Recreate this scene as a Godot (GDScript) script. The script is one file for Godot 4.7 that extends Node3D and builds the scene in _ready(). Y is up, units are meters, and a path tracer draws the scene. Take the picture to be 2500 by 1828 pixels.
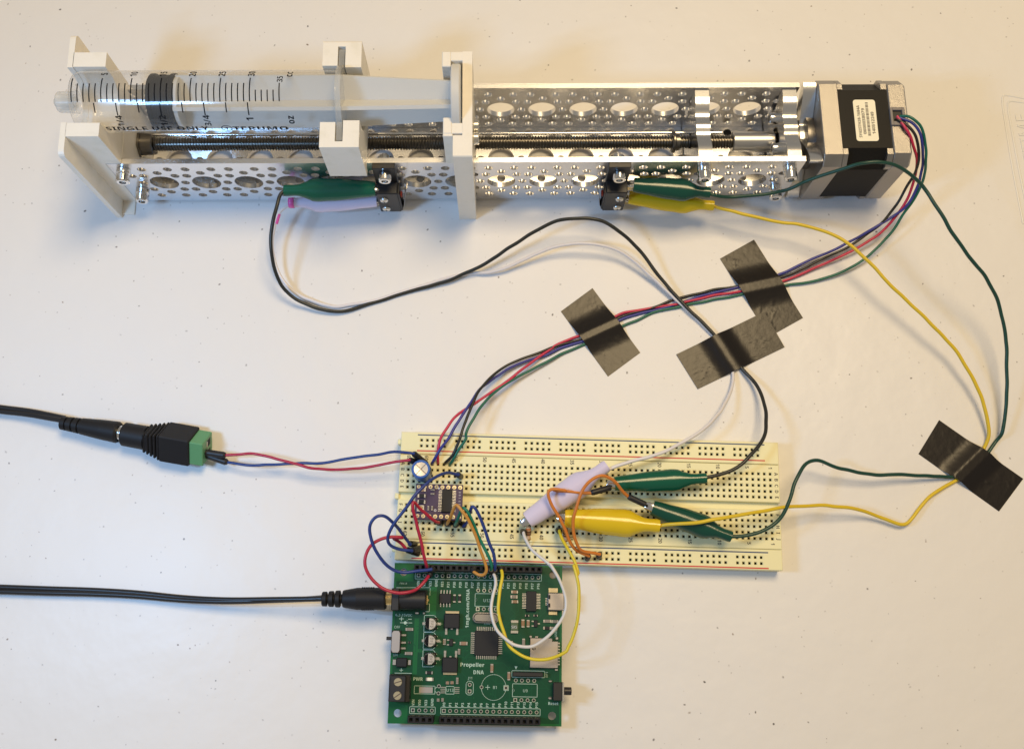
extends Node3D
# A syringe pump driven by a stepper motor, its breadboard and its controller board on a white speckled table.
# All shapes are given in millimetres and turned into metres when a mesh is made.

const MM := 0.001
var base_of := {}
var mats := {}
var font := SystemFont.new()
var bold := SystemFont.new()
var rng := RandomNumberGenerator.new()
var channel_frame := Transform3D(Basis(Vector3.UP, 0.0462), Vector3(-27.23, 0, -192.82))
var bread_frame := Transform3D(Basis(Vector3.UP, 0.0091), Vector3(35.43, 0, -51.82))
var board_frame := Transform3D(Basis(Vector3.UP, 0.0195), Vector3(-10.5, 0, 9.0))


# ------------------------------------------------------------------ shapes
class Shape:
	var v := PackedVector3Array()
	var n := PackedVector3Array()
	var uv := PackedVector2Array()
	var xf := Transform3D()

	func tri(a: Vector3, b: Vector3, c: Vector3, na: Vector3, nb: Vector3, nc: Vector3, ua := Vector2.ZERO, ub := Vector2.ZERO, uc := Vector2.ZERO) -> void:
		if (c - a).cross(b - a).dot(na + nb + nc) < 0.0:
			var s := b; b = c; c = s
			s = nb; nb = nc; nc = s
			var w := ub; ub = uc; uc = w
		v.append(xf * a); v.append(xf * b); v.append(xf * c)
		n.append((xf.basis * na).normalized()); n.append((xf.basis * nb).normalized()); n.append((xf.basis * nc).normalized())
		uv.append(ua); uv.append(ub); uv.append(uc)

	func flat(a: Vector3, b: Vector3, c: Vector3, out: Vector3) -> void:
		var m := (b - a).cross(c - a).normalized()
		if m.dot(out) < 0.0: m = -m
		tri(a, b, c, m, m, m)

	func quad(a: Vector3, b: Vector3, c: Vector3, d: Vector3, m: Vector3) -> void:
		tri(a, b, c, m, m, m)
		tri(a, c, d, m, m, m)

	# a box whose edges are cut back by r
	func box(c: Vector3, s: Vector3, r := 0.15) -> void:
		var h := s / 2.0
		r = minf(r, minf(h.x, minf(h.y, h.z)) * 0.8)
		for ax in 3:
			var u := (ax + 1) % 3
			var w := (ax + 2) % 3
			for sg in [-1.0, 1.0]:
				var m := Vector3.ZERO; m[ax] = sg
				var p := []
				for q in [[-1, -1], [1, -1], [1, 1], [-1, 1]]:
					var x := Vector3.ZERO
					x[ax] = sg * h[ax]; x[u] = q[0] * (h[u] - r); x[w] = q[1] * (h[w] - r)
					p.append(c + x)
				quad(p[0], p[1], p[2], p[3], m)
			if r > 0.0:
				for su in [-1.0, 1.0]:
					for sw in [-1.0, 1.0]:
						var a := Vector3.ZERO; var b := Vector3.ZERO
						a[u] = su * h[u]; a[w] = sw * (h[w] - r); b[u] = su * (h[u] - r); b[w] = sw * h[w]
						var m2 := Vector3.ZERO; m2[u] = su; m2[w] = sw
						var e := Vector3.ZERO; e[ax] = h[ax] - r
						quad(c + a - e, c + b - e, c + b + e, c + a + e, m2.normalized())
		if r > 0.0:
			for sx in [-1.0, 1.0]:
				for sy in [-1.0, 1.0]:
					for sz in [-1.0, 1.0]:
						var g := Vector3(sx, sy, sz)
						flat(c + g * Vector3(h.x, h.y - r, h.z - r), c + g * Vector3(h.x - r, h.y, h.z - r), c + g * Vector3(h.x - r, h.y - r, h.z), g)

	# from one corner to the other
	func span(a: Vector3, b: Vector3, r := 0.15) -> void:
		box((a + b) / 2.0, (b - a).abs(), r)

	# outline in the plane across axis, pushed from a to b; the outline's (x, y) become (u, w)
	func prism(poly: PackedVector2Array, axis: int, a: float, b: float, bevel := 0.0) -> void:
		var u := (axis + 1) % 3
		var w := (axis + 2) % 3
		if Geometry2D.is_polygon_clockwise(poly):
			poly = poly.duplicate(); poly.reverse()
		var inner := poly
		if bevel > 0.0:
			var off := Geometry2D.offset_polygon(poly, -bevel, Geometry2D.JOIN_MITER)
			if off.size() == 1 and off[0].size() == poly.size():
				inner = off[0]
				if Geometry2D.is_polygon_clockwise(inner): inner.reverse()
				var best := 0
				for k in inner.size():
					if inner[k].distance_squared_to(poly[0]) < inner[best].distance_squared_to(poly[0]): best = k
				var turned := PackedVector2Array()
				for k in inner.size(): turned.append(inner[(k + best) % inner.size()])
				inner = turned
			else:
				bevel = 0.0
		var at := func(p: Vector2, t: float) -> Vector3:
			var x := Vector3.ZERO
			x[axis] = t; x[u] = p.x; x[w] = p.y
			return x
		var idx := Geometry2D.triangulate_polygon(inner)
		for e in [[a, -1.0], [b, 1.0]]:
			var m := Vector3.ZERO; m[axis] = e[1]
			for k in range(0, idx.size(), 3):
				tri(at.call(inner[idx[k]], e[0]), at.call(inner[idx[k + 1]], e[0]), at.call(inner[idx[k + 2]], e[0]), m, m, m)
		var cnt := poly.size()
		for k in cnt:
			var p := poly[k]; var q := poly[(k + 1) % cnt]
			var d := (q - p).normalized()
			var m2: Vector3 = at.call(Vector2(d.y, -d.x), 0.0)
			quad(at.call(p, a + bevel), at.call(q, a + bevel), at.call(q, b - bevel), at.call(p, b - bevel), m2)
			if bevel > 0.0:
				var p2 := inner[k]; var q2 := inner[(k + 1) % cnt]
				var ax := Vector3.ZERO; ax[axis] = 1.0
				quad(at.call(p, a + bevel), at.call(q, a + bevel), at.call(q2, a), at.call(p2, a), (m2 - ax).normalized())
				quad(at.call(p, b - bevel), at.call(q, b - bevel), at.call(q2, b), at.call(p2, b), (m2 + ax).normalized())

	# profile of (distance along axis, radius) turned round the line from o along d
	func lathe(o: Vector3, d: Vector3, prof: Array, segs := 20, smooth := false) -> void:
		d = d.normalized()
		var e := d.cross(Vector3.UP if absf(d.y) < 0.9 else Vector3.RIGHT).normalized()
		var f := d.cross(e)
		var ns := []
		for i in prof.size() - 1:
			var s: Vector2 = prof[i + 1] - prof[i]
			ns.append(Vector2(-s.y, s.x).normalized())
		for i in prof.size() - 1:
			var n0: Vector2 = ns[i]; var n1: Vector2 = ns[i]
			if smooth:
				if i > 0: n0 = (ns[i - 1] + ns[i]).normalized()
				if i < ns.size() - 1: n1 = (ns[i + 1] + ns[i]).normalized()
			var p: Vector2 = prof[i]; var q: Vector2 = prof[i + 1]
			for k in segs:
				var r0 := e * cos(TAU * k / segs) + f * sin(TAU * k / segs)
				var r1 := e * cos(TAU * (k + 1) / segs) + f * sin(TAU * (k + 1) / segs)
				var a := o + d * p.x + r0 * p.y; var b := o + d * p.x + r1 * p.y
				var c := o + d * q.x + r1 * q.y; var g := o + d * q.x + r0 * q.y
				var na0 := d * n0.x + r0 * n0.y; var na1 := d * n0.x + r1 * n0.y
				var nc1 := d * n1.x + r1 * n1.y; var nc0 := d * n1.x + r0 * n1.y
				if p.y > 1e-6: tri(a, b, c, na0, na1, nc1)
				if q.y > 1e-6: tri(a, c, g, na0, nc1, nc0)

	func cyl(o: Vector3, d: Vector3, r: float, segs := 20, bevel := 0.15) -> void:
		var l := d.length()
		bevel = minf(bevel, minf(l * 0.4, r * 0.5))
		lathe(o, d, [Vector2(0, 0), Vector2(0, r - bevel), Vector2(bevel, r), Vector2(l - bevel, r), Vector2(l, r - bevel), Vector2(l, 0)], segs)

	# a tube along a line of points; size gives (half width, half height) at each point
	func sweep(pts: PackedVector3Array, size: Callable, segs := 10, caps := true, up := Vector3.ZERO) -> void:
		var m := pts.size()
		var tan := []; var side := Vector3.ZERO
		for i in m:
			tan.append((pts[mini(i + 1, m - 1)] - pts[maxi(i - 1, 0)]).normalized())
		side = (tan[0] as Vector3).cross(up if up != Vector3.ZERO else (Vector3.UP if absf(tan[0].y) < 0.9 else Vector3.RIGHT)).normalized()
		var rings := []; var norms := []
		for i in m:
			var t: Vector3 = tan[i]
			if up != Vector3.ZERO: side = t.cross(up).normalized()
			else: side = (side - t * side.dot(t)).normalized()
			var b := side.cross(t)
			var wh: Vector2 = size.call(float(i) / (m - 1))
			var ring := PackedVector3Array(); var nr := PackedVector3Array()
			for k in segs + 1:
				var c := cos(TAU * k / segs); var s := sin(TAU * k / segs)
				ring.append(pts[i] + side * c * wh.x + b * s * wh.y)
				nr.append((side * c / maxf(wh.x, 0.01) + b * s / maxf(wh.y, 0.01)).normalized())
			rings.append(ring); norms.append(nr)
		for i in m - 1:
			for k in segs:
				tri(rings[i][k], rings[i][k + 1], rings[i + 1][k + 1], norms[i][k], norms[i][k + 1], norms[i + 1][k + 1])
				tri(rings[i][k], rings[i + 1][k + 1], rings[i + 1][k], norms[i][k], norms[i + 1][k + 1], norms[i + 1][k])
		if caps:
			for e in [0, m - 1]:
				var t2: Vector3 = -tan[0] if e == 0 else tan[m - 1]
				for k in segs:
					tri(pts[e], rings[e][k], rings[e][k + 1], t2, t2, t2)

	# a flat strip of width w through the points, lying in the plane whose normal is m
	func strip(pts: Array, w: float, m := Vector3.UP) -> void:
		for i in pts.size() - 1:
			var d: Vector3 = (pts[i + 1] - pts[i]).normalized()
			var s := d.cross(m).normalized() * w / 2.0
			var e := d * w / 2.0
			quad(pts[i] - s - e, pts[i] + s - e, pts[i + 1] + s + e, pts[i + 1] - s + e, m)

	func ring(c: Vector3, r0: float, r1: float, segs := 12, m := Vector3.UP) -> void:
		var e := m.cross(Vector3.RIGHT if absf(m.x) < 0.9 else Vector3.UP).normalized()
		var f := m.cross(e)
		for k in segs:
			var a := e * cos(TAU * k / segs) + f * sin(TAU * k / segs)
			var b := e * cos(TAU * (k + 1) / segs) + f * sin(TAU * (k + 1) / segs)
			if r0 > 0.0: quad(c + a * r0, c + b * r0, c + b * r1, c + a * r1, m)
			else: tri(c, c + b * r1, c + a * r1, m, m, m)


# lettering: front faces of a TextMesh, put where `place` says for a point (x, y) of the text
func letters(s: Shape, words: String, cap: float, place: Callable, normal: Callable, align := 0, heavy := false) -> void:
	var t := TextMesh.new()
	t.font = bold if heavy else font
	t.font_size = 48
	t.pixel_size = cap / 0.714 / 48.0
	t.curve_step = 3.0
	t.depth = 0.0
	t.text = words
	t.horizontal_alignment = HORIZONTAL_ALIGNMENT_CENTER
	var arr := t.surface_get_arrays(0)
	var vs: PackedVector3Array = arr[Mesh.ARRAY_VERTEX]
	var ns: PackedVector3Array = arr[Mesh.ARRAY_NORMAL]
	var ix: PackedInt32Array = arr[Mesh.ARRAY_INDEX]
	var box := AABB(vs[0], Vector3.ZERO)
	for p in vs: box = box.expand(p)
	var o := box.get_center()
	if align < 0: o.x = box.position.x
	if align > 0: o.x = box.end.x
	for k in range(0, ix.size(), 3):
		if ns[ix[k]].z < 0.5: continue
		var q := []
		for j in 3: q.append(Vector2(vs[ix[k + j]].x - o.x, vs[ix[k + j]].y - o.y))
		s.tri(place.call(q[0]), place.call(q[1]), place.call(q[2]), normal.call(q[0]), normal.call(q[1]), normal.call(q[2]))


func flat_text(s: Shape, words: String, cap: float, at: Vector3, right: Vector3, up: Vector3, align := 0, squeeze := 1.0, heavy := false) -> void:
	var m := right.cross(up)
	letters(s, words, cap, func(p: Vector2) -> Vector3: return at + right * p.x * squeeze + up * p.y, func(_p: Vector2) -> Vector3: return m, align, heavy)


# a smooth line through the points
func curve(pts: Array, step := 1.2) -> PackedVector3Array:
	var out := PackedVector3Array()
	var m := pts.size()
	for i in m - 1:
		var p0: Vector3 = pts[maxi(i - 1, 0)]; var p1: Vector3 = pts[i]; var p2: Vector3 = pts[i + 1]; var p3: Vector3 = pts[mini(i + 2, m - 1)]
		if i == 0: p0 = p1 * 2.0 - p2
		if i == m - 2: p3 = p2 * 2.0 - p1
		var k := p1.distance_to(p2)
		var a := sqrt(maxf(p0.distance_to(p1), 0.01)); var b := sqrt(maxf(k, 0.01)); var c := sqrt(maxf(p2.distance_to(p3), 0.01))
		var m1 := (p2 - p1) + b * ((p1 - p0) / a - (p2 - p0) / (a + b))
		var m2 := (p2 - p1) + b * ((p3 - p2) / c - (p3 - p1) / (b + c))
		var cnt := maxi(2, int(ceil(k / step)))
		for j in cnt:
			var t := float(j) / cnt
			var t2 := t * t; var t3 := t2 * t
			out.append(p1 * (2.0 * t3 - 3.0 * t2 + 1.0) + m1 * (t3 - 2.0 * t2 + t) + p2 * (-2.0 * t3 + 3.0 * t2) + m2 * (t3 - t2))
	out.append(pts[m - 1])
	for pass_ in 3:
		var next := out.duplicate()
		for i in range(1, out.size() - 1): next[i] = (out[i - 1] + out[i] * 2.0 + out[i + 1]) / 4.0
		out = next
	return out


func tube(pts: Array, r: float, segs := 10) -> Shape:
	var s := Shape.new()
	var line := curve(pts)
	# the small waves that a used wire keeps
	var f := FastNoiseLite.new()
	f.seed = int(absf(pts[0].x * 3.0 + pts[0].z * 7.0)) + 5
	f.frequency = 0.045
	f.fractal_octaves = 2
	for i in line.size():
		var k := minf(1.0, minf(i, line.size() - 1 - i) / 8.0)
		line[i] += Vector3(f.get_noise_1d(i * 1.2), absf(f.get_noise_1d(i * 1.2 + 500.0)) * 0.4, f.get_noise_1d(i * 1.2 + 900.0)) * 0.55 * k
	s.sweep(line, func(t: float) -> Vector2: return Vector2(r, r) * (1.0 + 0.04 * f.get_noise_1d(t * 700.0)), segs)
	return s


# ------------------------------------------------------------------ objects
func set_name_of(o: Node, called: String) -> void:
	o.name = called


# a thing: a Node3D at its base, in the frame that it is laid out in
func thing(called: String, label: String, category: String, frame := Transform3D(), base := Vector3.ZERO, group := "") -> Node3D:
	var o := Node3D.new()
	o.name = called
	add_child(o, true)
	o.transform = Transform3D(frame.basis, (frame * base) * MM)
	o.set_meta("label", label)
	o.set_meta("category", category)
	if group: o.set_meta("group", group)
	base_of[o] = base
	return o


# a part (or, under a part, a sub-part) of a thing
func part(s: Shape, called: String, m: Material, under: Node3D, kind := "", label := "") -> MeshInstance3D:
	var base: Vector3 = base_of[under]
	var o := MeshInstance3D.new()
	o.name = called
	o.mesh = mesh_of(s, base, m)
	under.add_child(o, true)
	base_of[o] = base
	if kind: o.set_meta("kind", kind)
	if label: o.set_meta("label", label)
	return o


func mesh_of(s: Shape, base: Vector3, m: Material) -> ArrayMesh:
	var moved := s.v.duplicate()
	for i in moved.size(): moved[i] = (moved[i] - base) * MM
	var a := []
	a.resize(Mesh.ARRAY_MAX)
	a[Mesh.ARRAY_VERTEX] = moved
	a[Mesh.ARRAY_NORMAL] = s.n
	a[Mesh.ARRAY_TEX_UV] = s.uv
	var mesh := ArrayMesh.new()
	mesh.add_surface_from_arrays(Mesh.PRIMITIVE_TRIANGLES, a)
	mesh.surface_set_material(0, m)
	return mesh


func mat(called: String, c: Color, rough := 0.5, metal := 0.0, spec := 0.5) -> StandardMaterial3D:
	if mats.has(called): return mats[called]
	var m := StandardMaterial3D.new()
	m.resource_name = called
	m.albedo_color = c.linear_to_srgb()
	m.roughness = rough
	m.metallic = metal
	m.metallic_specular = spec
	mats[called] = m
	return m


func noise_map(freq: float, bump: float, seed_: int, size := 512) -> NoiseTexture2D:
	var f := FastNoiseLite.new()
	f.seed = seed_
	f.frequency = freq
	f.fractal_octaves = 4
	var t := NoiseTexture2D.new()
	t.width = size; t.height = size
	t.seamless = true
	t.noise = f
	if bump > 0.0:
		t.as_normal_map = true
		t.bump_strength = bump
	return t


func grain(m: StandardMaterial3D, map: NoiseTexture2D, tile_mm: float, strength: float) -> void:
	m.normal_enabled = true
	m.normal_texture = map
	m.normal_scale = strength
	m.uv1_triplanar = true
	m.uv1_scale = Vector3.ONE * (1000.0 / tile_mm)


# faint smudges: a noise that only darkens a little
func stain(m: StandardMaterial3D, seed_: int, low: float) -> void:
	var t := noise_map(0.004, 0.0, seed_)
	var g := Gradient.new()
	g.offsets = PackedFloat32Array([0.0, 0.42, 1.0])
	g.colors = PackedColorArray([Color(low, low, low * 0.98), Color(0.99, 0.99, 0.985), Color.WHITE])
	t.color_ramp = g
	m.albedo_texture = t


func area_lamp(called: String, at_mm: Vector3, aim_mm: Vector3, size_mm: Vector2, colour: Color, energy: float) -> void:
	var l := AreaLight3D.new()
	l.name = called
	l.area_size = size_mm * MM
	l.light_color = colour
	l.light_energy = energy
	l.area_normalize_energy = true
	l.shadow_enabled = true
	add_child(l, true)
	l.look_at_from_position(at_mm * MM, aim_mm * MM, Vector3(0, 0, -1))


func _ready() -> void:
	rng.seed = 71
	font.font_names = PackedStringArray(["Droid Sans"])
	bold.font_names = PackedStringArray(["Droid Sans"])
	bold.font_weight = 700
	# camera: held 0.435 m above the table, tilted a little towards the back
	var cam := Camera3D.new()
	cam.name = "camera"
	var p := 0.24503
	var roll := 0.03808
	var fwd := Vector3(0, -cos(p), -sin(p))
	var up := Vector3(0, sin(p), -cos(p))
	var right := Vector3.RIGHT * cos(roll) + up * sin(roll)
	up = up * cos(roll) - Vector3.RIGHT * sin(roll)
	cam.transform = Transform3D(Basis(right, up, -fwd), Vector3(0, 0.4351, 0))
	cam.fov = 41.4785
	cam.near = 0.02
	cam.far = 10.0
	add_child(cam)
	# the dim room that shows in the metal
	var around := WorldEnvironment.new()
	around.name = "room_light"
	var env := Environment.new()
	env.background_mode = Environment.BG_COLOR
	env.background_color = Color(0.27, 0.246, 0.21).linear_to_srgb()
	env.tonemap_mode = Environment.TONE_MAPPER_LINEAR
	env.tonemap_exposure = 1.0
	env.sdfgi_enabled = true
	env.ssao_enabled = true
	env.ssil_enabled = true
	around.environment = env
	add_child(around)
	# a warm ceiling lamp behind, and a cool two-tube desk lamp close by on the left
	area_lamp("ceiling_lamp", Vector3(215, 1150, -480), Vector3(100, 0, -150), Vector2(420, 420), Color(1.0, 0.75, 0.42).linear_to_srgb(), 1.02)
	area_lamp("desk_lamp_tube", Vector3(-262, 330, -36), Vector3(10, 0, -120), Vector2(70, 12), Color(0.29, 0.57, 1.0).linear_to_srgb(), 0.0385)
	area_lamp("desk_lamp_tube", Vector3(-258, 330, -4), Vector3(10, 0, -100), Vector2(70, 12), Color(0.29, 0.57, 1.0).linear_to_srgb(), 0.0385)

	make_materials()
	build_table()
	build_channel()
	build_rods()
	build_brackets()
	build_syringe()
	build_motor()
	build_switches()
	build_breadboard()
	build_driver()
	build_board()
	build_cords()
	build_leads()
	build_motor_wires()
	build_jumpers()
	build_tapes()


# ------------------------------------------------------------------ materials
func make_materials() -> void:
	var fine := noise_map(0.05, 6.0, 3)
	var coarse := noise_map(0.012, 4.0, 9)
	var m := mat("aluminium", Color(0.8, 0.8, 0.81), 0.27, 1.0)
	grain(m, coarse, 60.0, 0.1)
	m.uv1_scale = Vector3(5.0, 90.0, 90.0)
	mat("machined_aluminium", Color(0.74, 0.74, 0.74), 0.2, 1.0)
	m = mat("cast_aluminium", Color(0.44, 0.42, 0.4), 0.42, 1.0)
	grain(m, fine, 15.0, 0.5)
	mat("steel", Color(0.55, 0.53, 0.51), 0.25, 1.0)
	mat("bright_steel", Color(0.78, 0.78, 0.78), 0.12, 1.0)
	mat("dark_steel", Color(0.2, 0.185, 0.165), 0.3, 1.0)
	mat("tin", Color(0.75, 0.74, 0.71), 0.25, 1.0)
	mat("brass", Color(0.75, 0.56, 0.25), 0.25, 1.0)
	m = mat("ivory_plastic", Color(0.86, 0.81, 0.72), 0.42)
	grain(m, fine, 30.0, 0.12)
	stain(m, 31, 0.955)
	m = mat("lamination", Color(0.011, 0.01, 0.009), 0.5, 0.0, 0.35)
	grain(m, fine, 12.0, 0.1)
	mat("label_paper", Color(0.92, 0.88, 0.7), 0.5)
	mat("ink", Color(0.008, 0.008, 0.01), 0.6, 0.0, 0.2)
	mat("label_ink", Color(0.05, 0.035, 0.03), 0.6)
	mat("grey_plastic", Color(0.23, 0.21, 0.2), 0.5)
	mat("black_plastic", Color(0.013, 0.013, 0.015), 0.42)
	mat("matt_black", Color(0.011, 0.011, 0.013), 0.55, 0.0, 0.4)
	mat("chip_black", Color(0.013, 0.014, 0.017), 0.5, 0.0, 0.4)
	mat("black_rubber", Color(0.014, 0.014, 0.017), 0.45)
	m = mat("gasket", Color(0.009, 0.009, 0.011), 0.5, 0.0, 0.3)
	m = mat("barrel", Color(0.5, 0.5, 0.48), 0.12, 0.0, 0.5)
	m.albedo_color.a = 0.1
	m.transparency = BaseMaterial3D.TRANSPARENCY_ALPHA
	m = mat("barrel_solid", Color(0.72, 0.71, 0.66), 0.2)
	m.albedo_color.a = 0.34
	m.transparency = BaseMaterial3D.TRANSPARENCY_ALPHA
	m = mat("plunger", Color(0.78, 0.77, 0.74), 0.42)
	m.backlight_enabled = true
	m.backlight = Color(0.8, 0.8, 0.78)
	m = mat("gap_brown", Color(0.1, 0.07, 0.05), 0.6)
	# insulation
	for row in [["wire_red", Color(0.55, 0.025, 0.08)], ["wire_black", Color(0.016, 0.017, 0.016)], ["wire_blue", Color(0.035, 0.04, 0.26)], ["wire_green", Color(0.008, 0.13, 0.085)], ["lead_black", Color(0.02, 0.022, 0.02)], ["lead_white", Color(0.74, 0.71, 0.72)], ["lead_green", Color(0.008, 0.055, 0.04)], ["lead_yellow", Color(0.72, 0.52, 0.025)], ["jumper_red", Color(0.42, 0.018, 0.05)], ["jumper_blue", Color(0.02, 0.045, 0.21)], ["jumper_navy", Color(0.014, 0.025, 0.095)], ["jumper_orange", Color(0.62, 0.2, 0.03)], ["jumper_amber", Color(0.55, 0.26, 0.05)], ["jumper_green", Color(0.01, 0.19, 0.12)], ["jumper_white", Color(0.68, 0.66, 0.64)], ["jumper_yellow", Color(0.7, 0.56, 0.03)], ["cord_black", Color(0.016, 0.016, 0.018)]]:
		mat(row[0], row[1], 0.36)
	for row in [["sleeve_green", Color(0.003, 0.095, 0.052)], ["sleeve_dark_green", Color(0.004, 0.062, 0.04)], ["sleeve_yellow", Color(0.72, 0.5, 0.012)], ["sleeve_lavender", Color(0.68, 0.62, 0.79)], ["pink_paint", Color(0.75, 0.12, 0.42)]]:
		m = mat(row[0], row[1], 0.2)
		grain(m, coarse, 50.0, 0.1)
	# breadboard and boards
	m = mat("cream_plastic", Color(0.84, 0.79, 0.47), 0.42)
	mat("slot_dark", Color(0.06, 0.05, 0.03), 0.7)
	mat("print_red", Color(0.6, 0.03, 0.03), 0.5)
	mat("print_blue", Color(0.02, 0.06, 0.16), 0.5)
	mat("print_grey", Color(0.06, 0.05, 0.04), 0.6)
	mat("silkscreen", Color(0.46, 0.62, 0.52), 0.6)
	mat("silkscreen_white", Color(0.7, 0.68, 0.72), 0.6)
	mat("board_edge", Color(0.03, 0.14, 0.06), 0.5)
	mat("pad_gold", Color(0.7, 0.62, 0.42), 0.3, 1.0)
	mat("pad_tin", Color(0.55, 0.6, 0.55), 0.35, 1.0)
	mat("hole_dark", Color(0.01, 0.012, 0.011), 0.7)
	m = mat("purple_mask", Color(0.045, 0.022, 0.075), 0.35)
	mat("capacitor_blue", Color(0.015, 0.11, 0.42), 0.3)
	mat("capacitor_white", Color(0.45, 0.6, 0.7), 0.4)
	mat("capacitor_top", Color(0.75, 0.72, 0.68), 0.3, 1.0)
	mat("ceramic_tan", Color(0.3, 0.19, 0.12), 0.5)
	mat("ceramic_grey", Color(0.25, 0.22, 0.18), 0.5)
	mat("resistor_tan", Color(0.55, 0.36, 0.2), 0.45)
	mat("band_brown", Color(0.1, 0.03, 0.015), 0.5)
	mat("band_orange", Color(0.6, 0.16, 0.03), 0.5)
	mat("terminal_green", Color(0.11, 0.31, 0.14), 0.42)
	mat("fuse_green", Color(0.07, 0.12, 0.06), 0.5)
	mat("shield", Color(0.4, 0.37, 0.35), 0.42, 0.85)
	mat("red_nylon", Color(0.3, 0.03, 0.02), 0.5)
	m = mat("tape", Color(0.012, 0.0095, 0.0085), 0.32, 0.0, 0.4)
	grain(m, noise_map(0.016, 4.0, 21), 45.0, 0.14)


# the table: white blow-moulded plastic with grey and black flecks, and its maker's raised frame at the far right
func build_table() -> void:
	var side := 2048
	var img := Image.create(side, side, false, Image.FORMAT_RGB8)
	var ground := Color(0.785, 0.775, 0.755).linear_to_srgb()
	img.fill(ground)
	var per := side / 560.0
	for i in 2600:
		var c := Vector2(rng.randf() * side, rng.randf() * side)
		var big := rng.randf()
		var r := (0.11 + 0.25 * big * big * big) * per
		var dark := rng.randf_range(0.3, 0.88) if rng.randf() < 0.42 else rng.randf_range(0.06, 0.25)
		var turn := rng.randf() * TAU
		var long_ := rng.randf_range(1.0, 1.7)
		var tone := Color(0.16, 0.145, 0.15) if rng.randf() < 0.85 else Color(0.3, 0.22, 0.16)
		var w := int(ceil(r * long_)) + 1
		for y in range(-w, w + 1):
			for x in range(-w, w + 1):
				var d := Vector2(x + int(c.x) - c.x + 0.5, y + int(c.y) - c.y + 0.5).rotated(turn)
				d.x /= long_
				var k := clampf(r - d.length() + 0.5, 0.0, 1.0) * dark
				if k > 0.0:
					var px := posmod(int(c.x) + x, side); var py := posmod(int(c.y) + y, side)
					img.set_pixel(px, py, img.get_pixel(px, py).lerp(tone, k))
	var m := mat("table_plastic", Color.WHITE, 0.4)
	m.albedo_texture = ImageTexture.create_from_image(img)
	m.heightmap_enabled = true
	m.heightmap_texture = noise_map(0.02, 0.0, 5, 1024)
	m.heightmap_scale = 0.03
	var gloss := noise_map(0.006, 0.0, 44)
	var ramp := Gradient.new()
	ramp.colors = PackedColorArray([Color(0.76, 0.76, 0.76), Color(1, 1, 1)])
	gloss.color_ramp = ramp
	m.roughness = 0.52
	m.roughness_texture = gloss
	var s := Shape.new()
	var x0 := -760.0; var x1 := 620.0; var z0 := -520.0; var z1 := 420.0; var n := 12
	for i in n:
		for j in n:
			var a := Vector3(lerpf(x0, x1, float(i) / n), 0, lerpf(z0, z1, float(j) / n))
			var b := Vector3(lerpf(x0, x1, float(i + 1) / n), 0, lerpf(z0, z1, float(j + 1) / n))
			var q := [a, Vector3(b.x, 0, a.z), b, Vector3(a.x, 0, b.z)]
			var u := []
			for v: Vector3 in q: u.append(Vector2(v.x + 300.0, v.z + 330.0) / 560.0)
			s.tri(q[0], q[1], q[2], Vector3.UP, Vector3.UP, Vector3.UP, u[0], u[1], u[2])
			s.tri(q[0], q[2], q[3], Vector3.UP, Vector3.UP, Vector3.UP, u[0], u[2], u[3])
	for e in [[Vector3(x0, 0, z0), Vector3(x1, 0, z0), Vector3(0, 0, -1)], [Vector3(x1, 0, z0), Vector3(x1, 0, z1), Vector3(1, 0, 0)], [Vector3(x1, 0, z1), Vector3(x0, 0, z1), Vector3(0, 0, 1)], [Vector3(x0, 0, z1), Vector3(x0, 0, z0), Vector3(-1, 0, 0)]]:
		s.quad(e[0], e[1], e[1] + Vector3.DOWN * 42.0, e[0] + Vector3.DOWN * 42.0, e[2])
	s.quad(Vector3(x0, -42, z0), Vector3(x1, -42, z0), Vector3(x1, -42, z1), Vector3(x0, -42, z1), Vector3.DOWN)
	var top := MeshInstance3D.new()
	top.name = "table_top"
	top.mesh = mesh_of(s, Vector3.ZERO, m)
	top.set_meta("kind", "structure")
	top.set_meta("label", "white speckled plastic table top under everything")
	add_child(top, true)
	base_of[top] = Vector3.ZERO
	# raised frame and letters of the maker's mark
	var plain := mat("table_mark", Color(0.785, 0.775, 0.755), 0.4)
	var f := Shape.new()
	for path in [[Vector3(252.1, 0, -256.9), Vector3(236.3, 0, -259.6), Vector3(235.1, 0, -259), Vector3(235.1, 0, -253.2), Vector3(235.6, 0, -244.4), Vector3(237.1, 0, -220.6), Vector3(239.7, 0, -191.9)], [Vector3(251.9, 0, -254.8), Vector3(238.7, 0, -256.5), Vector3(237.6, 0, -255.8), Vector3(237.6, 0, -251.1), Vector3(238.3, 0, -242.3), Vector3(239.8, 0, -223.6), Vector3(241.9, 0, -202.4)]]:
		f.sweep(curve(path, 3.0), func(_t: float) -> Vector2: return Vector2(0.55, 0.3), 8)
	part(f, "raised_frame", plain, top)
	var w2 := Shape.new()
	flat_text(w2, "LIFETIME", 6.5, [Vector3(243.8, 0, -249.3)][0], Vector3(-0.1, 0, -1).normalized(), Vector3(-1, 0, 0.1).normalized(), 1)
	var thick := Shape.new()
	for i in range(0, w2.v.size(), 3):
		var q := [w2.v[i], w2.v[i + 1], w2.v[i + 2]]
		thick.flat(q[0] + Vector3.UP * 0.32, q[1] + Vector3.UP * 0.32, q[2] + Vector3.UP * 0.32, Vector3.UP)
		for k in 3:
			var a: Vector3 = q[k]; var b: Vector3 = q[(k + 1) % 3]
			thick.flat(a, b, b + Vector3.UP * 0.32, (b - a).cross(Vector3.UP))
			thick.flat(a, b + Vector3.UP * 0.32, a + Vector3.UP * 0.32, (b - a).cross(Vector3.UP))
	part(thick, "raised_lettering", plain, top)


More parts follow.
